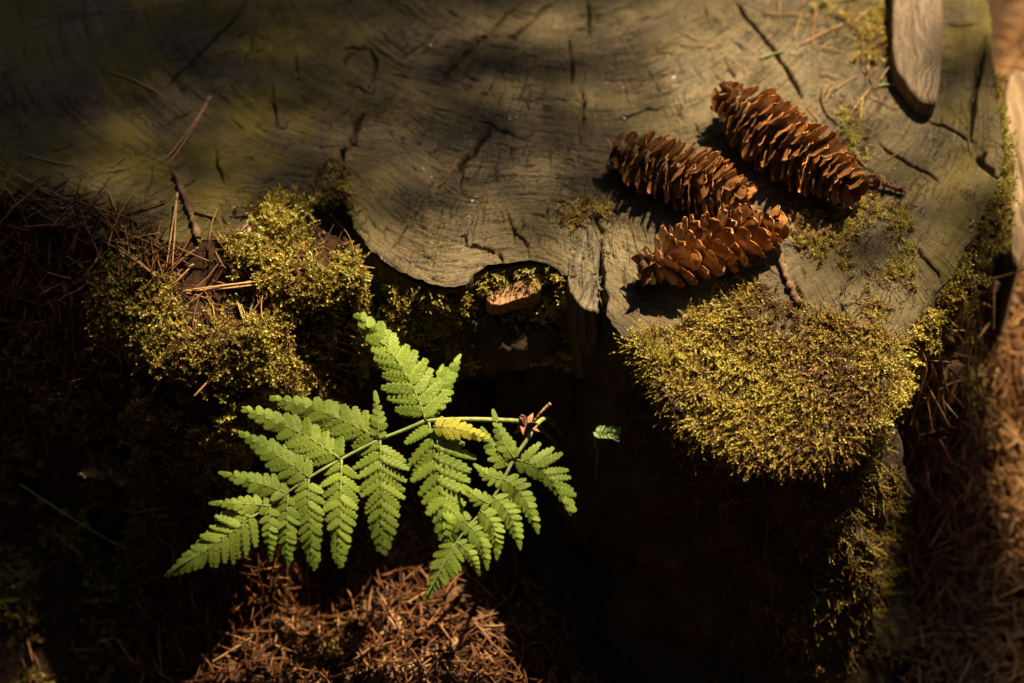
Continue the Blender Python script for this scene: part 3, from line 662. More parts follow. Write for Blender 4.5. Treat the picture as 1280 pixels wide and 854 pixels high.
def frond(label, axis, base_pts):
    root = obj('fern_frond', None, label=label, cat='fern', group='fern fronds before the stump')
    P = chaikin(np.array([FP(*q) if len(q) == 2 else FP(*q) for q in axis]), 2); B = np.array(base_pts); b = B[-1].copy(); root.location = b
    v, f = tube(P-b, np.linspace(.0015, .0004, len(P)), 6); obj('rachis', mesh_np('rachis', v, f, STALK), root)
    Q = chaikin(np.vstack([P[:1], B]), 2); v, f = tube(Q-b, np.linspace(.0015, .0022, len(Q)), 7); obj('stem', mesh_np('stem', v, f, STALK), root)
    return root
f1 = frond('large bright green fern frond spreading from a thin stem over the dark bank',
  [(532,526),(505,538),(475,549),(426,574),(386,597),(359,616),(337,633),(290,662),(240,698),(206,719)],
  [FP(575,524,-.004), FP(622,525,-.012), W(668,528,.20), W(705,560,.12), hit1(735,640)+np.array([0, 0, -.01])])
pinna(f1, (532,526), (512,455), (446,391), 36, 38, 11, .001, .006, 1, .62, .0009)
pinna(f1, (536,510), (548,485), (573,447), 16, 21, 8, -.006, -.012, 2, .55)
pinna(f1, (540,520), (535,500), (552,460), 14, 14, 5, -.014, -.022, 30, .5)
pinna(f1, (474,549), (420,515), (338,496), 30, 25, 11, .001, .004, 3, .62, .0009)
pinna(f1, (472,546), (475,525), (470,497), 11, 11, 6, .002, .005, 4, .5)
pinna(f1, (425,574), (385,540), (302,509), 29, 27, 11, .001, .004, 5, .62, .0009)
pinna(f1, (386,597), (355,572), (301,541), 24, 24, 9, .001, .004, 6, .6)
pinna(f1, (358,617), (325,602), (280,592), 18, 17, 8, .0, .003, 7, .55)
pinna(f1, (337,633), (305,628), (270,629), 13, 12, 7, .0, .003, 8, .5)
pinna(f1, (536,528), (550,600), (561,688), 46, 38, 11, .002, -.010, 9, .62, .0009)
pinna(f1, (541,533), (575,533), (609,549), 15, 15, 9, .006, .005, 10, .5, yellow=True)
pinna(f1, (475,550), (478,610), (477,690), 35, 33, 12, .001, -.010, 11, .55, .0009)
pinna(f1, (427,575), (425,640), (424,706), 25, 25, 12, .001, -.010, 12, .5, .0009)
pinna(f1, (386,599), (385,650), (392,708), 21, 21, 11, .001, -.009, 13, .45)
pinna(f1, (360,618), (357,660), (360,699), 17, 17, 9, .0, -.007, 14, .45)
pinna(f1, (338,634), (336,665), (338,692), 12, 12, 7, .0, -.005, 15, .45)
pinna(f1, (322,642), (275,678), (207,719), 38, 34, 13, .001, -.003, 16, .85, .0006)
f2 = frond('smaller lacy fern frond hanging down from the withered brown leaf',
  [(661,547),(643,572),(629,600),(611,632),(579,664),(556,702),(533,745)],
  [FP(668,532,-.004), W(684,520,.21), W(712,550,.12), hit1(742,650)+np.array([0, 0, -.01])])
pinna(f2, (646,575), (685,580), (712,640), 36, 16, 9, .001, -.006, 21, .6)
pinna(f2, (643,573), (628,555), (618,519), 12, 13, 7, .002, .006, 22, .5)
pinna(f2, (634,583), (622,568), (606,541), 15, 14, 6, .0, .003, 23, .5)
pinna(f2, (629,599), (655,610), (671,661), 17, 17, 9, .001, -.006, 24, .45)
pinna(f2, (628,600), (615,598), (600,586), 12, 12, 5, .001, .002, 25, .5)
pinna(f2, (616,620), (640,635), (649,680), 16, 16, 9, .001, -.006, 26, .45)
pinna(f2, (612,630), (600,625), (585,612), 12, 12, 5, .001, .002, 27, .5)
pinna(f2, (600,638), (622,650), (621,692), 15, 15, 9, .002, -.006, 28, .45)
pinna(f2, (583,655), (604,668), (608,704), 14, 14, 8, .001, -.006, 29, .45)
pinna(f2, (570,677), (590,690), (596,710), 11, 11, 6, .0, -.005, 31, .45)
pinna(f2, (588,650), (562,648), (560,690), 14, 13, 7, .001, -.006, 32, .5)
pinna(f2, (568,680), (555,705), (533,746), 24, 20, 10, .0, -.006, 33, .7, .0006)

# ------------------------------------------------------------------ needles, twigs and small debris
def needle_mesh(name, curv, pair, r, taper=.35, nm=None):
    parts = []
    for s_ in ((-1, 1) if pair else (0,)):
        P = bez((0, 0, 0), (.5, curv+s_*.02, .02), (1, s_*.045, 0), 9); P[:, 1] += np.sin(np.linspace(0, 3, 9))*r.normal()*.006
        R = .0135*np.r_[.9, np.ones(5), .8, .6, taper]; v, f = tube(P, R, 5); v[:, 2] *= .7; parts.append((v, f))
    if pair:
        v, f = tube(bez((-.05, 0, 0), (-.01, 0, 0), (.05, 0, 0), 4), [.014, .022, .022, .018], 6); parts.append((v, f))
    V, F = merge(parts); return mesh_np(name, V, F, nm or NEEDLE, True, {'tint': np.zeros(len(V))})
NE1 = [needle_mesh('needle', c, False, np.random.default_rng(i)) for i, c in enumerate((0, .05, -.05, .1, -.1, .18, -.16))]
NE2 = [needle_mesh('needle_pair', c, True, np.random.default_rng(20+i)) for i, c in enumerate((0, .06, -.06, .14))]
NPALE = mat_needle('pale_needle', [(0, (.30, .16, .065)), (.4, (.44, .26, .115)), (.8, (.55, .36, .18)), (1, (.36, .19, .08))])
HN1 = [needle_mesh('needle', c, False, np.random.default_rng(i), nm=NPALE) for i, c in enumerate((0, .05, -.05, .1, -.1, .18, -.16))]
HN2 = [needle_mesh('needle_pair', c, True, np.random.default_rng(20+i), nm=NPALE) for i, c in enumerate((0, .06, -.06, .14))]
def lay(me, a, b, name, label, group=None, cat='needle', lift=.0012, flip=1, thick=1.0):
    a = np.asarray(a, float).copy(); b = np.asarray(b, float).copy(); a[2] += lift; b[2] += lift
    t = np.linspace(0, 1, 9)[:, None]; q = a+(b-a)*t; gap = (surf(q[:, 0], q[:, 1])+lift*.6-q[:, 2]).max()
    if gap > 0: a[2] += min(gap, .012); b[2] += min(gap, .012)
    d = b-a; L = np.linalg.norm(d); Xd = d/L; Yd = nrm(np.cross([0, 0, 1], Xd)); Zd = np.cross(Xd, Yd); th_ = .043*thick
    return obj(name, me, None, M4(Xd*L, Yd*(.5*L+.016)*flip, Zd*th_, a), label, cat, group)
G1 = 'pine needles scattered on the cut stump face'; LB1 = 'dry tan pine needle lying on the cracked cut face of the stump'
G2 = 'pine needles in the litter on the mossy bank'; LB2 = 'dry brown pine needle among the litter on the mossy bank'
HAND = [ # x0,y0,x1,y1, pair, variant, label
 (136,91,214,130,0,3,'long curved tan needle lying alone on the dark olive wood'),(261,126,205,208,1,2,'pair of pale tan needles joined at the tip on olive wood'),
 (223,256,213,348,1,0,'upright pair of tan needles over the moss beside the knobbly twig'),(232,366,368,347,1,1,'pair of pale straw needles joined at one end, lying across the moss bank'),
 (370,352,230,368,0,0,None),(284,326,385,328,0,1,'long thin bowed needle above the straw pair on the bank'),(270,315,340,314,0,0,None),(60,262,153,272,0,1,None),(45,255,120,275,0,2,None),
 (65,190,95,180,0,0,None),(152,24,164,38,0,0,None),(132,218,160,213,0,1,None),(140,212,158,197,0,0,None),(220,232,204,252,0,1,None),
 (30,193,100,208,0,3,None),(850,58,900,62,0,2,'bent needle pair lying apart on the pale wood above the cones'),(851,42,882,56,0,0,None),(820,66,847,68,0,0,None),
 (953,18,1016,20,0,1,'needle lying level at the moss edge near the grey offcut'),(1000,58,1073,24,0,2,'long tan needle crossing others beside the mossy corner'),(1019,10,1015,62,0,0,None),(960,0,958,14,0,0,None),(975,-8,974,26,0,0,None),
 (1042,115,1075,95,0,2,None),(1085,122,1125,138,0,1,'orange needle below the grey wooden offcut'),(1086,70,1083,108,0,0,None),(1055,155,1085,115,0,0,None),(1075,160,1080,120,0,1,None),(1052,168,1080,155,0,3,None),
 (1210,172,1213,198,0,0,None),(1008,135,1030,165,0,1,None),(1037,113,1028,130,0,4,None),(1070,378,1118,388,0,1,'broad pale orange needle lying on the sparse moss'),(1050,382,1072,378,0,0,None),
 (990,458,1022,412,0,5,'short curved straw needle standing in the moss cushion'),(1131,335,1149,308,0,1,None),(548,236,570,205,0,1,'short pale needle caught in the crack near the middle of the cut face'),
 (550,279,565,279,0,0,None),(998,255,1010,310,0,0,None),(985,272,996,310,1,1,None),(1130,190,1105,205,0,2,None),(975,305,996,275,0,0,None),(955,330,975,345,0,0,'white-tipped split needle poking from under the open cone'),
 (413,280,452,322,0,0,'pale straw needle lying along the gap at the stump edge'),(275,300,313,352,0,1,None),(307,308,313,275,0,0,None),
 (255,340,270,325,0,2,None),(265,378,278,424,0,1,None),(300,378,312,410,0,0,None),(295,372,313,422,0,1,None),(320,400,352,425,0,0,None),(325,418,350,422,0,0,None),(378,450,440,425,0,1,'reddish needle branching over the lower moss bank'),(405,432,465,455,0,2,None),(415,432,423,455,0,0,None),(427,458,418,478,0,1,None),(350,455,362,410,0,0,None),
 (0,365,50,395,0,3,None),(5,330,8,400,0,0,None),(15,445,105,433,0,1,None),(0,470,60,400,0,2,None),(95,290,105,335,0,1,None),(85,370,130,375,0,0,None),(100,390,180,338,0,2,None),(120,365,180,350,0,1,None),(80,415,95,370,0,0,None),(95,450,110,495,0,1,None),
 (160,345,162,375,0,0,None),(60,310,65,350,0,1,None),(45,340,65,372,0,0,None),(143,290,160,300,0,0,None),(170,300,185,282,0,1,None),(690,505,662,520,0,0,'pale tan needle end rising out of the dark hollow by the withered leaf')]
for k, (x0, y0, x1, y1, pr, vr, lb) in enumerate(HAND):
    a = hit1(x0, y0); b = hit1(x1, y1); bank = (y0 > 255 and x0 < 470)
    if np.linalg.norm(a-b) > .14: continue
    lay(HN2[vr % 4] if pr else HN1[vr], a, b, 'pine_needle_pair' if pr else 'pine_needle', lb or (LB2 if bank else LB1), None if lb else (G2 if bank else G1), 'needle', flip=random.choice((-1, 1)), thick=1.25)
r = np.random.default_rng(77)
def rnd_needles(poly, n, seed, Lr, name, group, label, lift=.002, ang=None):
    P, N = pts(poly, n, seed); rr_ = np.random.default_rng(seed+1)
    for k in range(n):
        a = rr_.uniform(0, 6.28) if ang is None else rr_.normal(*ang); L = rr_.uniform(*Lr)
        d = nrm(np.cross(N[k], [math.sin(a), -math.cos(a), 0])); d[2] *= .7; p = P[k]-d*L/2; q = P[k]+d*L/2
        pr = rr_.random() < .25
        lay((NE2 if pr else NE1)[rr_.integers(4)], p, q, 'pine_needle_pair' if pr else name, label, group, 'needle', lift+rr_.uniform(0, .003))
LT = [(-20,240),(70,235),(150,262),(205,300),(215,360),(180,420),(110,470),(60,560),(-20,560)]
rnd_needles(LT, 120, 81, (.02, .055), 'pine_needle', G2, LB2)
rnd_needles([(150,280),(440,290),(520,360),(450,430),(400,480),(280,470),(170,430)], 34, 83, (.012, .032), 'pine_needle', G2, LB2)
rnd_needles([(960,-10),(1105,-10),(1110,100),(1060,140),(1000,40)], 24, 85, (.014, .035), 'pine_needle', G1, LB1)
rnd_needles([(985,230),(1060,240),(1110,250),(1080,300),(1000,330)], 12, 87, (.012, .025), 'pine_needle', G1, LB1)
# litter masses: merged needles
def litter(name, polys, label, Lr, seed, up=.004, wide=1.0, off=False, tmax=.97, lm=None):
    V = []; Fq = []; T = []; o = 0; rr_ = np.random.default_rng(seed)
    for poly, n in polys:
        P, N = pts(poly, n, seed+n, off=off)
        for k in range(len(P)):
            a = rr_.uniform(0, 6.28); L = rr_.uniform(*Lr); t1 = nrm(np.cross(N[k], [math.cos(a), math.sin(a), .2])+rr_.normal(size=3)*.18)
            c = np.cross(N[k], t1)*rr_.normal()*.1*L
            v, f = tube(bez(P[k]-t1*L/2, P[k]+c, P[k]+t1*L/2, 4)+N[k]*rr_.uniform(0, up), np.array([.7, 1, .9, .4])*rr_.uniform(.00045, .00085)*wide, 4, False)
            V.append(v); Fq.append(f[0]+o); T.append(np.full(len(v), rr_.random()*tmax)); o += len(v)
    return obj(name, mesh_np(name, np.vstack(V), np.vstack(Fq), lm or LITTER, True, {'tint': np.concatenate(T)}), label=label, cat='litter', kind='stuff')
litter('needle_litter', [(LT, 900), ([(150,300),(440,300),(500,380),(420,480),(200,480)], 300)], 'dense brown needle litter heaped where the bank meets the cut face', (.012, .045), 91)
litter('ground_litter', [([(200,610),(600,610),(700,760),(760,900),(150,900)], 4200)], 'blurred rusty litter of needles and flakes under the fern', (.01, .035), 92, .02, 1.1, tmax=.99)
litter('open_ground_litter', [([(1120,300),(1300,-20),(1360,-20),(1360,880),(1130,880),(1100,600)], 5200)], 'sunlit brown litter on the open ground beyond the stump flank', (.015, .045), 93, .02, 1.25, True, .99, NEEDLE)
litter('hollow_litter', [([(620,560),(1000,640),(1080,880),(680,880)], 350)], 'sparse dark litter in the shaded hollow before the stump', (.015, .05), 94, .006)

# thin litter over the forest floor all round
rr_ = np.random.default_rng(95); V = []; Fq = []; T = []; o = 0
q = np.stack([rr_.uniform(-1.0, 1.0, 14000), rr_.uniform(-1.0, .75, 14000)], 1); px_, py_ = to_px(np.c_[q, np.full(len(q), .05)])
q = q[~inpoly(q[:, 0], q[:, 1], OUTL) & ~((200 < px_) & (px_ < 1300) & (250 < py_) & (py_ < 860))][:6500]
for x, y in q:
    p = np.array([x, y, bil(TZ, min(max(x, -.745), .745), min(max(y, -.745), .745))+rr_.uniform(.001, .006)]); a = rr_.uniform(0, 6.28); L = rr_.uniform(.015, .05); t1 = np.array([math.cos(a), math.sin(a), rr_.normal()*.12])
    v, f = tube(bez(p-t1*L/2, p+[rr_.normal()*.003, rr_.normal()*.003, .001], p+t1*L/2, 4), np.array([.7, 1, .9, .4])*rr_.uniform(.0005, .001), 4, False)
    V.append(v); Fq.append(f[0]+o); T.append(np.full(len(v), rr_.random())); o += len(v)
obj('forest_litter', mesh_np('forest_litter', np.vstack(V), np.vstack(Fq), LITTER, True, {'tint': np.concatenate(T)}), label='thin brown needle litter spread over the surrounding forest floor', cat='litter', kind='stuff')

# flakes
def flake_mesh(name, r, mat, n=7, asp=.6):
    a = np.linspace(0, 2*math.pi, n, endpoint=False); R = r.uniform(.7, 1.1, n)
    ring = np.stack([np.cos(a)*R*.5, np.sin(a)*R*.5*asp, r.normal(size=n)*.08], 1); V = np.vstack([ring, ring*.98-np.array([0, 0, .06]), [(0, 0, .12)], [(0, 0, .03)]])
    j = np.arange(n); k = (j+1) % n
    return mesh_np(name, V, [np.stack([j+n, k+n, k, j], 1), np.vstack([np.stack([j, k, np.full(n, 2*n)], 1), np.stack([k+n, j+n, np.full(n, 2*n+1)], 1)])], mat, False)
FLK = [flake_mesh('bud_scale', np.random.default_rng(i), REDBIT, 7, .5+.1*(i % 4)) for i in range(5)]
BRK = [flake_mesh('bark_flake', np.random.default_rng(i+9), m_, 8, .5) for i, m_ in enumerate((DEADLEAF, PALE, DEADLEAF, TWIG))]
def rot_frame(N, r):
    D = nrm(N+r.normal(size=3)*.4); A = nrm(np.cross(D, r.normal(size=3))); return A, np.cross(D, A), D
def flakes(poly, n, seed, meshes, size, name, label, group, cat, lift=.001, off=False):
    P, N = pts(poly, n, seed, off=off); rr_ = np.random.default_rng(seed)
    for k in range(len(P)):
        A, B, D = rot_frame(N[k], rr_); s_ = rr_.uniform(*size); obj(name, meshes[rr_.integers(len(meshes))], None, M4(A*s_, B*s_, D*s_, P[k]+N[k]*lift), label, cat, group)
flakes([(270,300),(430,290),(470,360),(440,470),(330,470),(270,420)], 40, 101, FLK, (.003, .008), 'bud_scale', 'small reddish bud scale fallen among the moss of the bank', 'bud scales on the bank', 'bud scale', .003)
flakes(LT, 40, 102, FLK, (.004, .011), 'bud_scale', 'dark red bud scale in the needle litter by the cut face', 'bud scales in the needle litter', 'bud scale', .003)
flakes([(1060,235),(1085,215),(1105,220),(1115,232),(1080,250)], 10, 103, FLK, (.004, .007), 'bud_scale', 'dark red bud scale beside the tip of the longest cone', 'bud scales by the longest cone', 'bud scale', .002)
flakes([(960,440),(1020,430),(1030,480),(980,480)], 7, 104, FLK, (.003, .006), 'bud_scale', 'pinkish bud scale resting on the moss cushion', 'bud scales on the moss cushion', 'bud scale', .005)
flakes([(590,340),(690,330),(720,360),(690,372),(600,370)], 12, 105, FLK+BRK[1:2], (.004, .009), 'wood_crumb', 'orange wood crumb in the rotted notch', 'crumbs in the rotted notch', 'wood crumb', .004)
flakes([(420,225),(440,235),(450,265),(425,275),(405,255)], 9, 106, FLK, (.003, .007), 'bud_scale', 'red-brown bud scale wedged at the seam of the stump', 'bud scales at the stump seam', 'bud scale', .002)
flakes([(200,620),(620,620),(690,780),(740,900),(200,900)], 130, 107, BRK, (.012, .03), 'bark_flake', 'brown bark flake in the litter under the fern', 'bark flakes under the fern', 'bark flake', .008)
flakes([(1150,420),(1290,200),(1290,800),(1160,760)], 60, 108, BRK, (.015, .04), 'bark_flake', 'brown bark flake on the open ground beyond the stump', 'bark flakes on the open ground', 'bark flake', .01, True)
flakes([(500,10),(860,10),(860,140),(560,330),(480,200)], 14, 109, FLK, (.002, .004), 'bud_scale', 'tiny brown fleck lying on the bare cut face', 'flecks on the bare cut face', 'bud scale', .0006)
# pale grit
P, N = pts([(480,0),(900,0),(1000,120),(1180,120),(1150,260),(900,90),(760,250),(560,330),(480,200)], 90, 111); V = []; Fq = []; rr_ = np.random.default_rng(3); o = 0
for p in P:
    s_ = rr_.uniform(.0003, .0009); q = rr_.normal(size=(4, 3))*s_+p+[0, 0, s_*.8]; V.append(q); Fq += [(o, o+1, o+2), (o, o+2, o+3), (o, o+3, o+1), (o+1, o+3, o+2)]; o += 4
obj('grit', mesh_np('grit', np.vstack(V), np.array(Fq), GRIT, False), label='pale sparkling grit specks on the cut face', cat='grit', kind='stuff')

def stick(name, px, rad, label, cat='twig', mat=TWIG, lift=.002, knob=.25, z=None, n=30, group=None):
    P = np.array([hit1(a, b)+np.array([0, 0, lift]) for a, b in px]) if z is None else np.array([W(a, b, c) for (a, b), c in zip(px, z)])
    P = smooth_poly(chaikin(P, 2), n, False); rr_ = np.random.default_rng(int(px[0][0])); b = P[0].copy(); b[2] -= rad
    P += rr_.normal(size=P.shape)*rad*.12
    R = rad*np.linspace(1.0, .75, n)*(1+knob*rr_.uniform(-1, 1, n)); v, f = tube(P-b, R, 8); o = obj(name, mesh_np(name, v, f, mat), None, Matrix.Translation(Vector(b)), label, cat, group); return o, P
stick('knobbly_twig', [(248,302),(243,280),(232,252),(219,220)], .0024, 'knobbly brown bare twig leaning from the moss onto the cut face', knob=.4, lift=.003)
stick('broken_twig', [(968,305),(978,335),(986,358),(998,384)], .0028, 'pale barked broken twig running out from under the open cone', knob=.3, lift=.003)
stick('dark_twig', [(1066,186),(1072,200),(1082,212)], .0014, 'short black twig on bare wood beside the red bud scales')
stick('dark_twig', [(244,268),(258,271),(270,274)], .0014, 'short blackish twig beside the knobbly twig')
stick('black_hook', [(1028,112),(1027,130),(1034,146),(1044,152)], .0009, 'thin black hooked fibre above the longest cone', 'fibre')
stick('short_stick', [(1014,302),(1040,285)], .0024, 'short dark stick lying behind the open cone')
stick('loose_stick', [(1051,168),(1068,160),(1080,152)], .0012, 'thin curled twig among needles near the sprigs of moss')
stick('fallen_branch', [(690,715),(740,738),(800,765),(868,788),(884,795),(896,825),(912,860)], .0022, 'long thin bent branch lying across the dark hollow', lift=.006)
stick('curved_stem', [(708,770),(711,790),(725,808),(747,822)], .0013, 'curved reddish stem standing in the dark hollow', lift=.008)
stick('dark_branch', [(668,478),(700,505),(738,532)], .0018, 'dark branch leaning against the shaded stump front', z=[.16,.14,.12])
stick('needle_stub', [(804,830),(838,829)], .0016, 'short pale stub lying in the dark hollow', lift=.006, mat=PALE)
stick('grass_stem', [(30,625),(90,665),(150,700),(230,740)], .0006, 'long thin grass stem over the shaded bank', 'grass', mat=STALK, lift=.02)
stick('green_needle', [(295,372),(303,395),(312,420)], .0009, 'fresh green needle standing in the moss bank', 'needle', mat=GREEN, lift=.004)
stick('green_needle', [(320,370),(312,400)], .0008, 'short fresh green needle leaning beside the longer one', 'needle', mat=GREEN, lift=.004)
stick('green_sliver', [(950,76),(965,70),(980,66)], .0008, 'green sliver of leaf on bare wood above the longest cone', 'leaf', mat=GREEN)
stick('green_sliver', [(1096,110),(1108,108),(1120,109)], .0010, 'bright green sliver of leaf beneath the grey offcut', 'leaf', mat=GREEN)

# winged seed
def leaf_sheet(L, wd, bend, n=10, m=5, thick=.0003, curl=.2):
    V = []; 
    for s_ in (1, -1):
        for i in range(n):
            t = i/(n-1); hw = wd*math.sin(math.pi*min(1, .08+.92*t)**.8)**.8+1e-5
            for j in range(m):
                v = j/(m-1)*2-1; V.append((L*t, hw*v, bend*L*t*t+curl*hw*v*v+s_*thick))
    k = n*m; id_ = np.arange(k).reshape(n, m); f = np.stack([id_[:-1, :-1], id_[1:, :-1], id_[1:, 1:], id_[:-1, 1:]], -1).reshape(-1, 4)
    rim = np.r_[id_[0, :], id_[1:, -1], id_[-1, -2::-1], id_[-2:0:-1, 0]]; rn = np.roll(rim, -1)
    return np.array(V), [np.vstack([f, f[:, ::-1]+k, np.stack([rn, rim, rim+k, rn+k], 1)])]
sd = obj('winged_seed', None, label='pinkish winged seed standing on the cut face above the feathery moss', cat='seed'); a = hit1(302, 303); sd.location = a
b = hit1(321, 268)-a+np.array([0, 0, .008]); v, f = leaf_sheet(.022, .0032, .08); d = nrm(b); Yd = nrm(np.cross([.3, -.6, .9], d))
obj('wing', mesh_np('wing', v, f, SEEDW), sd, M4(d, Yd, np.cross(d, Yd), (0, 0, .001))); v, f = tube(bez((0, 0, .001), (.0015, .002, .002), (.003, .005, .004), 5), [.0004, .0014, .0017, .001, .0003], 7); obj('seed', mesh_np('seed', v, f, DEADLEAF), sd)

# catkin by the longest cone
ct = obj('dried_catkin', None, label='dried red catkin lying past the tip of the longest cone', cat='catkin'); A = hit1(1066, 232); B = hit1(1128, 244); ct.location = A
P = bez(A-A+[0, 0, .004], (B-A)/2+[0, .006, .006], B-A+np.array([0, 0, .004]), 12); v, f = tube(P, .0018, 6); obj('axis', mesh_np('axis', v, f, TWIG), ct)
rr_ = np.random.default_rng(8)
for k in range(46):
    p = P[min(11, k//4)]; A_, B_, D_ = rot_frame(rr_.normal(size=3), rr_); obj('bract', FLK[k % 5], ct, M4(A_*.005, B_*.005, D_*.005, p+rr_.normal(size=3)*.0022))

# withered leaf and seedling
wl_ = obj('withered_leaf', None, label='small curled brown withered leaf beside the lacy frond', cat='leaf'); c = FP(657, 533, -.001); wl_.location = c
rr_ = np.random.default_rng(12)
for k in range(13):
    v, f = leaf_sheet(rr_.uniform(.006, .014), .0022, rr_.uniform(-.6, .6), curl=1.2); D = nrm(rr_.normal(size=3)+[0, -.2, .3]); Yd = nrm(np.cross(rr_.normal(size=3), D)); obj('lobe', mesh_np('lobe', v, f, WITHER), wl_, M4(D, Yd, np.cross(D, Yd), (0, 0, 0)))
stick('leaf_stalk', [(688,504),(672,520),(661,538)], .0011, 'short tan stalk rising beside the withered brown leaf', mat=PALE, z=[.262,.255,.243])
sdl = obj('seedling', None, label='tiny green seedling sprig in the dark hollow', cat='seedling'); c = W(742, 541, .245); g0 = c.copy(); g0[2] = surf(c[0], c[1]); sdl.location = c-np.array([0, 0, 0])
v, f = tube(np.array([(0, 0, 0), (.004, .01, -.04), (.004, .03, -.12), (.0, .06, -.23)]), [.0006, .0006, .0007, .0008], 5); obj('stem', mesh_np('stem', v, f, STALK), sdl)
v, f = tube(bez((0, 0, 0), (.006, 0, .001), (.016, -.002, 0), 6), .0005, 5); obj('stem', mesh_np('stem', v, f, STALK), sdl)
for k in range(12):
    v, f = leaf_sheet(.0065, .0019, -.1); p = np.array([.001+.0013*k, -.0002*k, .0005]); s_ = 1 if k % 2 else -1; D = nrm([.5, s_*.9, .25+rr_.normal()*.2]); Yd = nrm(np.cross([0, -.4, 1], D)); obj('leaf', mesh_np('leaf', v, f, GREEN), sdl, M4(D, Yd, np.cross(D, Yd), p))
# dead leaf in the shade at the left
dl = obj('dead_leaf', None, label='crumpled dead brown leaf in the shade below the bank', cat='leaf'); c = hit1(150, 590); dl.location = c
for k in range(5):
    v, f = leaf_sheet(.034, .009, .25, 12, 7, .0003, .9); v += np.random.default_rng(k).normal(size=v.shape)*.0006; D = nrm([math.cos(k*1.1+.4), math.sin(k*1.1+.4), .3]); Yd = nrm(np.cross([.2*k-.4, -.3, 1], D)); obj('lobe', mesh_np('lobe', v, f, DEADLEAF), dl, M4(D, Yd, np.cross(D, Yd), (0, 0, .006)))

# ------------------------------------------------------------------ broken wood in the notch, bark seam, offcut, slab
def slab(name, poly, zt, zb, mat, parent, amp, fr, label=None, cat=None, res=.0012, grain=(1, 0), tilt=(0, 0), iso=0.):
    """a slab cut to a pixel outline: gridded, weathered top, straight sides"""
    P = np.array([W(a, b, zt)[:2] for a, b in poly]); P = smooth_poly(chaikin(P, 1, True), 160); c = P.mean(0)
    jj = fbm(P[:, 0], P[:, 1], 300, 2)*.0015; P = P+nrm(P-c)*jj[:, None]
    rings = 26; u = np.linspace(1, 0, rings)[:, None, None]; G = c+(P-c)[None]*u
    x = G[..., 0]; y = G[..., 1]; g1 = x*grain[0]+y*grain[1]; g2 = -x*grain[1]+y*grain[0]
    z = zt+tilt[0]*(x-c[0])+tilt[1]*(y-c[1])+amp*fbm(g2*fr+3*vnoise(g1*25, g2*25)*.2, g1*fr*.06, 1, 3)-.002*(u[..., 0] > .97)+iso*fbm(x, y, 75, 4)
    V = np.concatenate([np.stack([x, y, z], -1)[0:0].reshape(-1, 3), np.stack([x, y, z], -1).reshape(-1, 3)]); n = 160
    id_ = np.arange(rings*n).reshape(rings, n); nx_ = np.roll(id_, -1, 1); F1 = np.stack([id_[:-1], nx_[:-1], nx_[1:], id_[1:]], -1).reshape(-1, 4)
    low = []; k0 = len(V)
    for s_ in (.33, .66, 1.0):
        zz = z[0]*(1-s_)+zb*s_; low.append(np.stack([P[:, 0]+fbm(P[:, 0]*1+s_, P[:, 1], 90, 2)*.002, P[:, 1], zz], -1))
    V = np.vstack([V]+low); l_ = np.vstack([id_[:1], k0+np.arange(3*n).reshape(3, n)]); ln = np.roll(l_, -1, 1); F2 = np.stack([l_[1:], ln[1:], ln[:-1], l_[:-1]], -1).reshape(-1, 4)
    b = np.array([c[0], c[1], zb]); me = mesh_np(name, V-b, np.vstack([F1, F2]), mat)
    return obj(name, me, parent, Matrix.Translation(Vector(b)), label, cat)
def mat_grain(name, ramp, gx_, gy_, fr, bend=.0):
    m = NM(name); o = m.oc(); s_ = m.n('ShaderNodeSeparateXYZ'); m.l(o, s_.inputs[0]); w_ = m.noise(o, 14, 2)
    g2 = m.math('ADD', m.math('MULTIPLY', s_.outputs[0], -gy_), m.math('ADD', m.math('MULTIPLY', s_.outputs[1], gx_), m.math('MULTIPLY', w_, bend))); g1 = m.math('ADD', m.math('MULTIPLY', s_.outputs[0], gx_), m.math('MULTIPLY', s_.outputs[1], gy_))
    nz = m.noise(m.xyz(m.math('MULTIPLY', g2, fr), m.math('MULTIPLY', g1, fr*.04), 0), 1, 4, .65); fl = m.noise(o, 500, 3)
    c = m.mix(.5, m.ramp(nz, ramp), m.ramp(fl, [(.35, (.5, .5, .5)), (.6, (1.2, 1.2, 1.2))]), 'MULTIPLY')
    return m.pbr(c, .85, m.bump(m.math('ADD', nz, m.math('MULTIPLY', fl, .3)), .9, .0025), .2)
GREYW = mat_grain('grey_weathered_wood', [(.3, (.05, .035, .024)), (.45, (.16, .115, .078)), (.6, (.24, .18, .125)), (.75, (.30, .235, .165))], .05, 1, 900, .05)
slab('wood_offcut', [(1117,-70),(1116,0),(1116,45),(1119,78),(1132,97),(1148,118),(1160,124),(1174,122),(1177,80),(1179,30),(1176,-20),(1172,-70)], .320, .296, GREYW, None, .004, 260, 'weathered grey wooden offcut with a pointed end lying on the cut face', 'wood offcut', grain=(.05, 1), tilt=(.1, .05))
PALEW = mat_grain('pale_notch_wood', [(.3, (.13, .06, .025)), (.5, (.32, .175, .085)), (.7, (.42, .27, .15))], .3, 1, 350, .02)
nb = slab('broken_wood', [(606,371),(612,362),(640,356),(672,345),(679,352),(677,364),(650,370),(616,380)], .284, .270, PALEW, STUMP, .004, 260, grain=(.3, 1), tilt=(.06, .30), iso=.006)
slab('rotten_wood', [(594,368),(604,340),(640,327),(690,331),(702,348),(690,362),(650,372)], .268, .21, ROTTEN, STUMP, .010, 120, grain=(1, .3))
slab('rotten_wood', [(584,378),(606,366),(650,362),(690,356),(708,372),(706,400),(680,416),(640,424),(600,420),(580,404)], .262, .225, BARK, STUMP, .016, 60, grain=(1, .3), tilt=(0, .5), iso=.02)
BARKG = mat_grain('grey_bark', [(.3, (.03, .022, .015)), (.5, (.10, .08, .052)), (.7, (.19, .16, .11))], .2, 1, 420, .03)
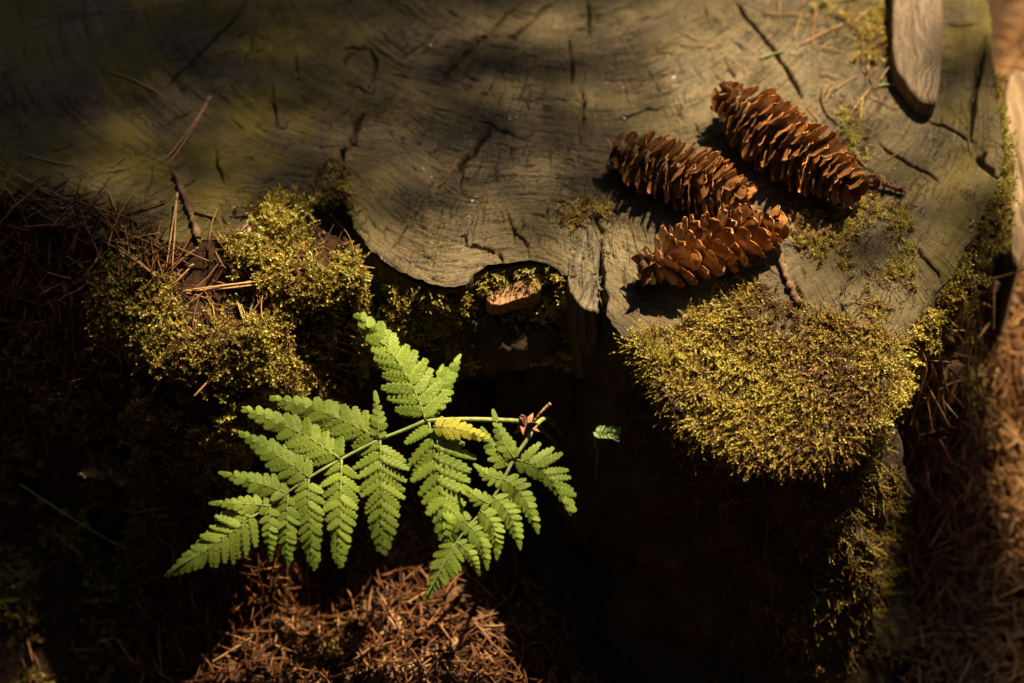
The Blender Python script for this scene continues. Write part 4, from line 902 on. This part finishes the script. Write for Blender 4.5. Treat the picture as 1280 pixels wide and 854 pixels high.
slab('bark_ridge', [(708,348),(714,326),(727,298),(738,286),(748,300),(748,340),(751,370),(750,388),(738,382),(726,384),(714,368)], .300, .22, BARKG, STUMP, .006, 300, grain=(0, 1), tilt=(0, .10), iso=.011)
slab('bark_slab', [(1258,92),(1276,80),(1300,120),(1300,240),(1276,335),(1264,320),(1266,250),(1258,180)], .235, -.02, mat_grain('pale_bark', [(.32, (.05, .03, .018)), (.5, (.22, .15, .085)), (.7, (.38, .28, .17))], 0, 1, 160, .05), None, .016, 90, 'pale split bark slab leaning against the outer flank of the stump', 'bark slab', grain=(0, 1))
# lichen crust on the seam and the moss edge
P, N = pts([(436,288),(460,315),(480,335),(470,345),(445,330),(425,310)], 130, 121); P2, N2 = pts([(712,300),(735,290),(750,330),(752,400),(735,390),(715,350)], 120, 122)
moss('lichen', np.vstack([P, P2])+np.array([0, 0, .0005]), np.vstack([N, N2]), .0035, 'feather', LICHEN, 'pale grey-green lichen crust on the bark at the stump seams', seed=123, rand=1.2).__setitem__('category', 'lichen')

# ------------------------------------------------------------------ trees round the clearing (outside the frame; they shade it)
TRUNKM = mat_simple('spruce_bark', [(.3, (.03, .02, .014)), (.6, (.10, .07, .05))], 14, .9, .2, .01)
SPRAYM = NM('spruce_foliage'); SPRAYM = SPRAYM.pbr(SPRAYM.ramp(SPRAYM.noise(SPRAYM.oc(), 6, 3), [(.35, (.015, .03, .01)), (.65, (.04, .075, .02))]), .7)
def bough(r, L=1.0, tri_w=.028, twigs=22, per=9):
    V = []; Fq = []; o = 0
    for k in range(twigs):
        t = (k+.5)/twigs; b = np.array([L*t, 0, -.12*L*t*t]); sg = 1 if k % 2 else -1; l = L*.42*(1-t*.75)*r.uniform(.7, 1.2); d = nrm([.75, sg*.8, -.12+r.normal()*.1])
        for j in range(per):
            p = b+d*l*(j+.3)/per; q = p+nrm(d+r.normal(size=3)*.75)*r.uniform(.05, .10)*(L**.5); s_ = nrm(np.cross(q-p, [0, 0, 1])+r.normal(size=3)*.5)*tri_w
            V += [p-s_*.5, p+s_*.5, q+s_*.35, q-s_*.35]; Fq.append((o, o+1, o+2, o+3)); o += 4
    return np.array(V), np.array(Fq)
def crown_mesh(seed, H, Rm, z0, nb):
    r = np.random.default_rng(seed); V = []; Fq = []; o = 0; pr = [bough(np.random.default_rng(seed+k), 1, .10, 18, 6) for k in range(3)]
    for k in range(nb):
        t = (k/nb); z = z0+(H-z0)*t; L = Rm*(1-t)**.75*r.uniform(.75, 1.15)+.25; a = k*2.4+r.uniform(-.3, .3); dn = -.25-.2*r.random(); X_ = nrm([math.cos(a), math.sin(a), dn]); Y_ = nrm(np.cross([0, 0, 1], X_)); Z_ = np.cross(X_, Y_)
        v, f = pr[k % 3]; vv = (v*L)@np.stack([X_, Y_, Z_]) + [0, 0, z]; V.append(vv); Fq.append(f+o); o += len(vv)
    return mesh_np('crown', np.vstack(V), np.vstack(Fq), SPRAYM, False)
CR1 = [crown_mesh(3, 9, 2.2, 3.7, 130), crown_mesh(11, 11, 2.4, 3.9, 140), crown_mesh(5, 9, 2.2, 1.0, 130), crown_mesh(13, 11, 2.4, 1.1, 140)]
TRK = []
for H in (9, 11):
    P = np.stack([np.linspace(0, .1, 14), np.zeros(14), np.linspace(-.3, H, 14)], 1); v, f = tube(P, np.r_[.2, .16, np.linspace(.14, .02, 12)], 12); TRK.append(mesh_np('trunk', v, f, TRUNKM))
SUNXY = np.array([S[0], S[1]])
k = 0
for ring_, (Rr, nn_) in enumerate(((2.7, 9), (4.4, 13), (6.6, 17), (9, 20))):
    for i in range(nn_):
        a = i/nn_*2*math.pi+ring_*.37+.15; x, y = Rr*math.cos(a)*1.05, Rr*math.sin(a)
        # keep the sun's corridor open
        tt = np.linspace(0, 16, 80); cl = np.hypot(tt*S[0]-x, tt*S[1]-y); zz = tt*S[2]
        rad_at = np.where(zz < 1.0, .2, 2.3*np.clip(1-(zz-1.1)/8.5, 0, 1)**.75+.5)
        if (cl < rad_at+.45).any(): continue
        if y < -.2 and abs(x) < .9 and y > -2.5: continue
        q = k % 2; t_ = obj('spruce_tree', None, label='tall dark spruce with low branches at the edge of the clearing' if Rr > 5.5 else 'tall dark spruce with a bare lower trunk beside the clearing', cat='tree', group='spruces at the edge of the clearing' if Rr > 5.5 else 'spruces beside the clearing'); t_.location = (x, y, 0); t_.rotation_euler = (0, 0, k*1.7)
        obj('trunk', TRK[q], t_); obj('crown', CR1[q+(2 if Rr > 5.5 else 0)], t_); k += 1

# unseen spruces added for shade: needled twigs placed between the sun and the stump
def shade_depth(px, py):  # shade wanted per pixel; sets how densely the added twigs stand
    L = 2.4*sstep(270, -20, px)*sstep(330, 230, py)+.9*sstep(520, 250, px)*sstep(300, 200, py)
    L = np.maximum(L, 1.9*sstep(120, -60, px)*sstep(180, 300, py)*sstep(560, 460, py))
    L = np.maximum(L, 3.2*sstep(130, 0, px)*sstep(430, 540, py)*sstep(740, 640, py))
    L = np.maximum(L, 3.0*sstep(280, 100, px)*sstep(740, 840, py))
    L = np.maximum(L, 2.2*sstep(800, 930, py)*sstep(760, 640, px))
    L = np.maximum(L, 2.3*np.exp(-((px-590)/150)**2-((py+20)/70)**2))
    L = np.maximum(L, 1.75*sstep(930, 700, px)*sstep(330, 250, py)); L = np.maximum(L, .45*sstep(640, 720, py)*sstep(760, 640, px))
    L = np.maximum(L, 1.0*sstep(985, 1060, px)*sstep(200, 270, py)*sstep(460, 390, py))
    L = np.maximum(L, 1.0*sstep(1090, 1180, px)*sstep(60, 140, py)*sstep(400, 320, py)*sstep(1300, 1240, px))
    L = np.maximum(L, 3.0*sstep(1040, 1130, px)*sstep(620, 780, py))
    return L*(.8+.4*vnoise(px*.02, py*.02))
def shade_bough(tree, name, box, n_try, tr, seed, z0):
    r = np.random.default_rng(seed); c = np.stack([r.uniform(box[0], box[2], n_try), r.uniform(box[1], box[3], n_try)], 1)
    keep = r.random(n_try)*3.6 < shade_depth(c[:, 0], c[:, 1]); c = c[keep]; T0 = np.array(tree.location); T0[2] = 3.2
    P = W(c[:, 0], c[:, 1], np.full(len(c), z0))+S*r.uniform(tr[0], tr[1], len(c))[:, None]
    V = []; Fq = []; o = 0
    for p in P:
        d = nrm(nrm((p-T0)*[1, 1, .2])+r.normal(size=3)*[.5, .5, .12]); l = .06; s_ = nrm(np.cross(d, [0, 0, 1])); up = np.cross(s_, d)
        v, f = tube(np.array([p-d*l*.5, p, p+d*l*.5]), [.0012, .0010, .0006], 3, False); V.append(v); Fq.append(f[0]+o); o += len(v)
        m_ = 22; t = r.uniform(-.5, .5, m_); a = r.uniform(0, 6.28, m_); q = p+d*(t*l)[:, None]; e = nrm(d*.7+s_*np.cos(a)[:, None]+up*np.sin(a)[:, None]*.6)*r.uniform(.012, .02, m_)[:, None]; w_ = nrm(np.cross(e, r.normal(size=(m_, 3))))*.0008
        v = np.stack([q-w_, q+w_, q+e+w_*.5, q+e-w_*.5], 1).reshape(-1, 3); V.append(v); Fq.append(np.arange(m_*4).reshape(m_, 4)+o); o += m_*4
    # the limb that carries the twigs
    od_ = shade_depth(c[:, 0], c[:, 1]); hv = od_ > 1.6; cen = P[hv].mean(0); far_ = cen
    limb = bez(T0-[0, 0, .1], (T0+cen)/2+[0, 0, .25], far_, 24); v, f = tube(limb, np.linspace(.03, .004, 24), 8, False); V.append(v); Fq.append(f[0]+o); o += len(v)
    for p in P[hv][::4]:
        i = np.argmin(np.linalg.norm(limb-p-(nrm(p-T0)*.25), axis=1)); v, f = tube(bez(limb[i], (limb[i]+p)/2+[0, 0, .04], p, 5), [.0025, .002, .0015, .0012, .001], 4, False); V.append(v); Fq.append(f[0]+o); o += len(v)
    me = mesh_np(name, np.vstack(V)-np.array(tree.location), np.vstack(Fq), SPRAYM, False); obj(name, me, tree)
for (x, y, lb, box, nt_, tr, sd_, z0) in ((-2.6, 2.9, 'unseen spruce added to shade one end of the cut face', (-260, -200, 830, 400), 3000, (2.6, 4.0), 201, .30), (-2.4, 1.3, 'unseen spruce added to shade the needle bank', (-260, 400, 780, 960), 3000, (2.4, 3.6), 202, .17),
        (3.0, 2.2, 'unseen spruce added to shade the open ground beside the stump', (985, 40, 1420, 560), 1400, (2.6, 3.8), 203, .26), (2.6, .6, 'unseen spruce added to shade the ground below the stump flank', (985, 500, 1420, 1000), 1400, (2.4, 3.6), 204, .05)):
    t_ = obj('spruce_tree', None, label=lb, cat='tree'); t_.location = (x, y, 0); obj('trunk', TRK[0], t_); shade_bough(t_, 'shade_bough', box, nt_, tr, sd_, z0)  # added shade tree: a trunk and its bough, no crown
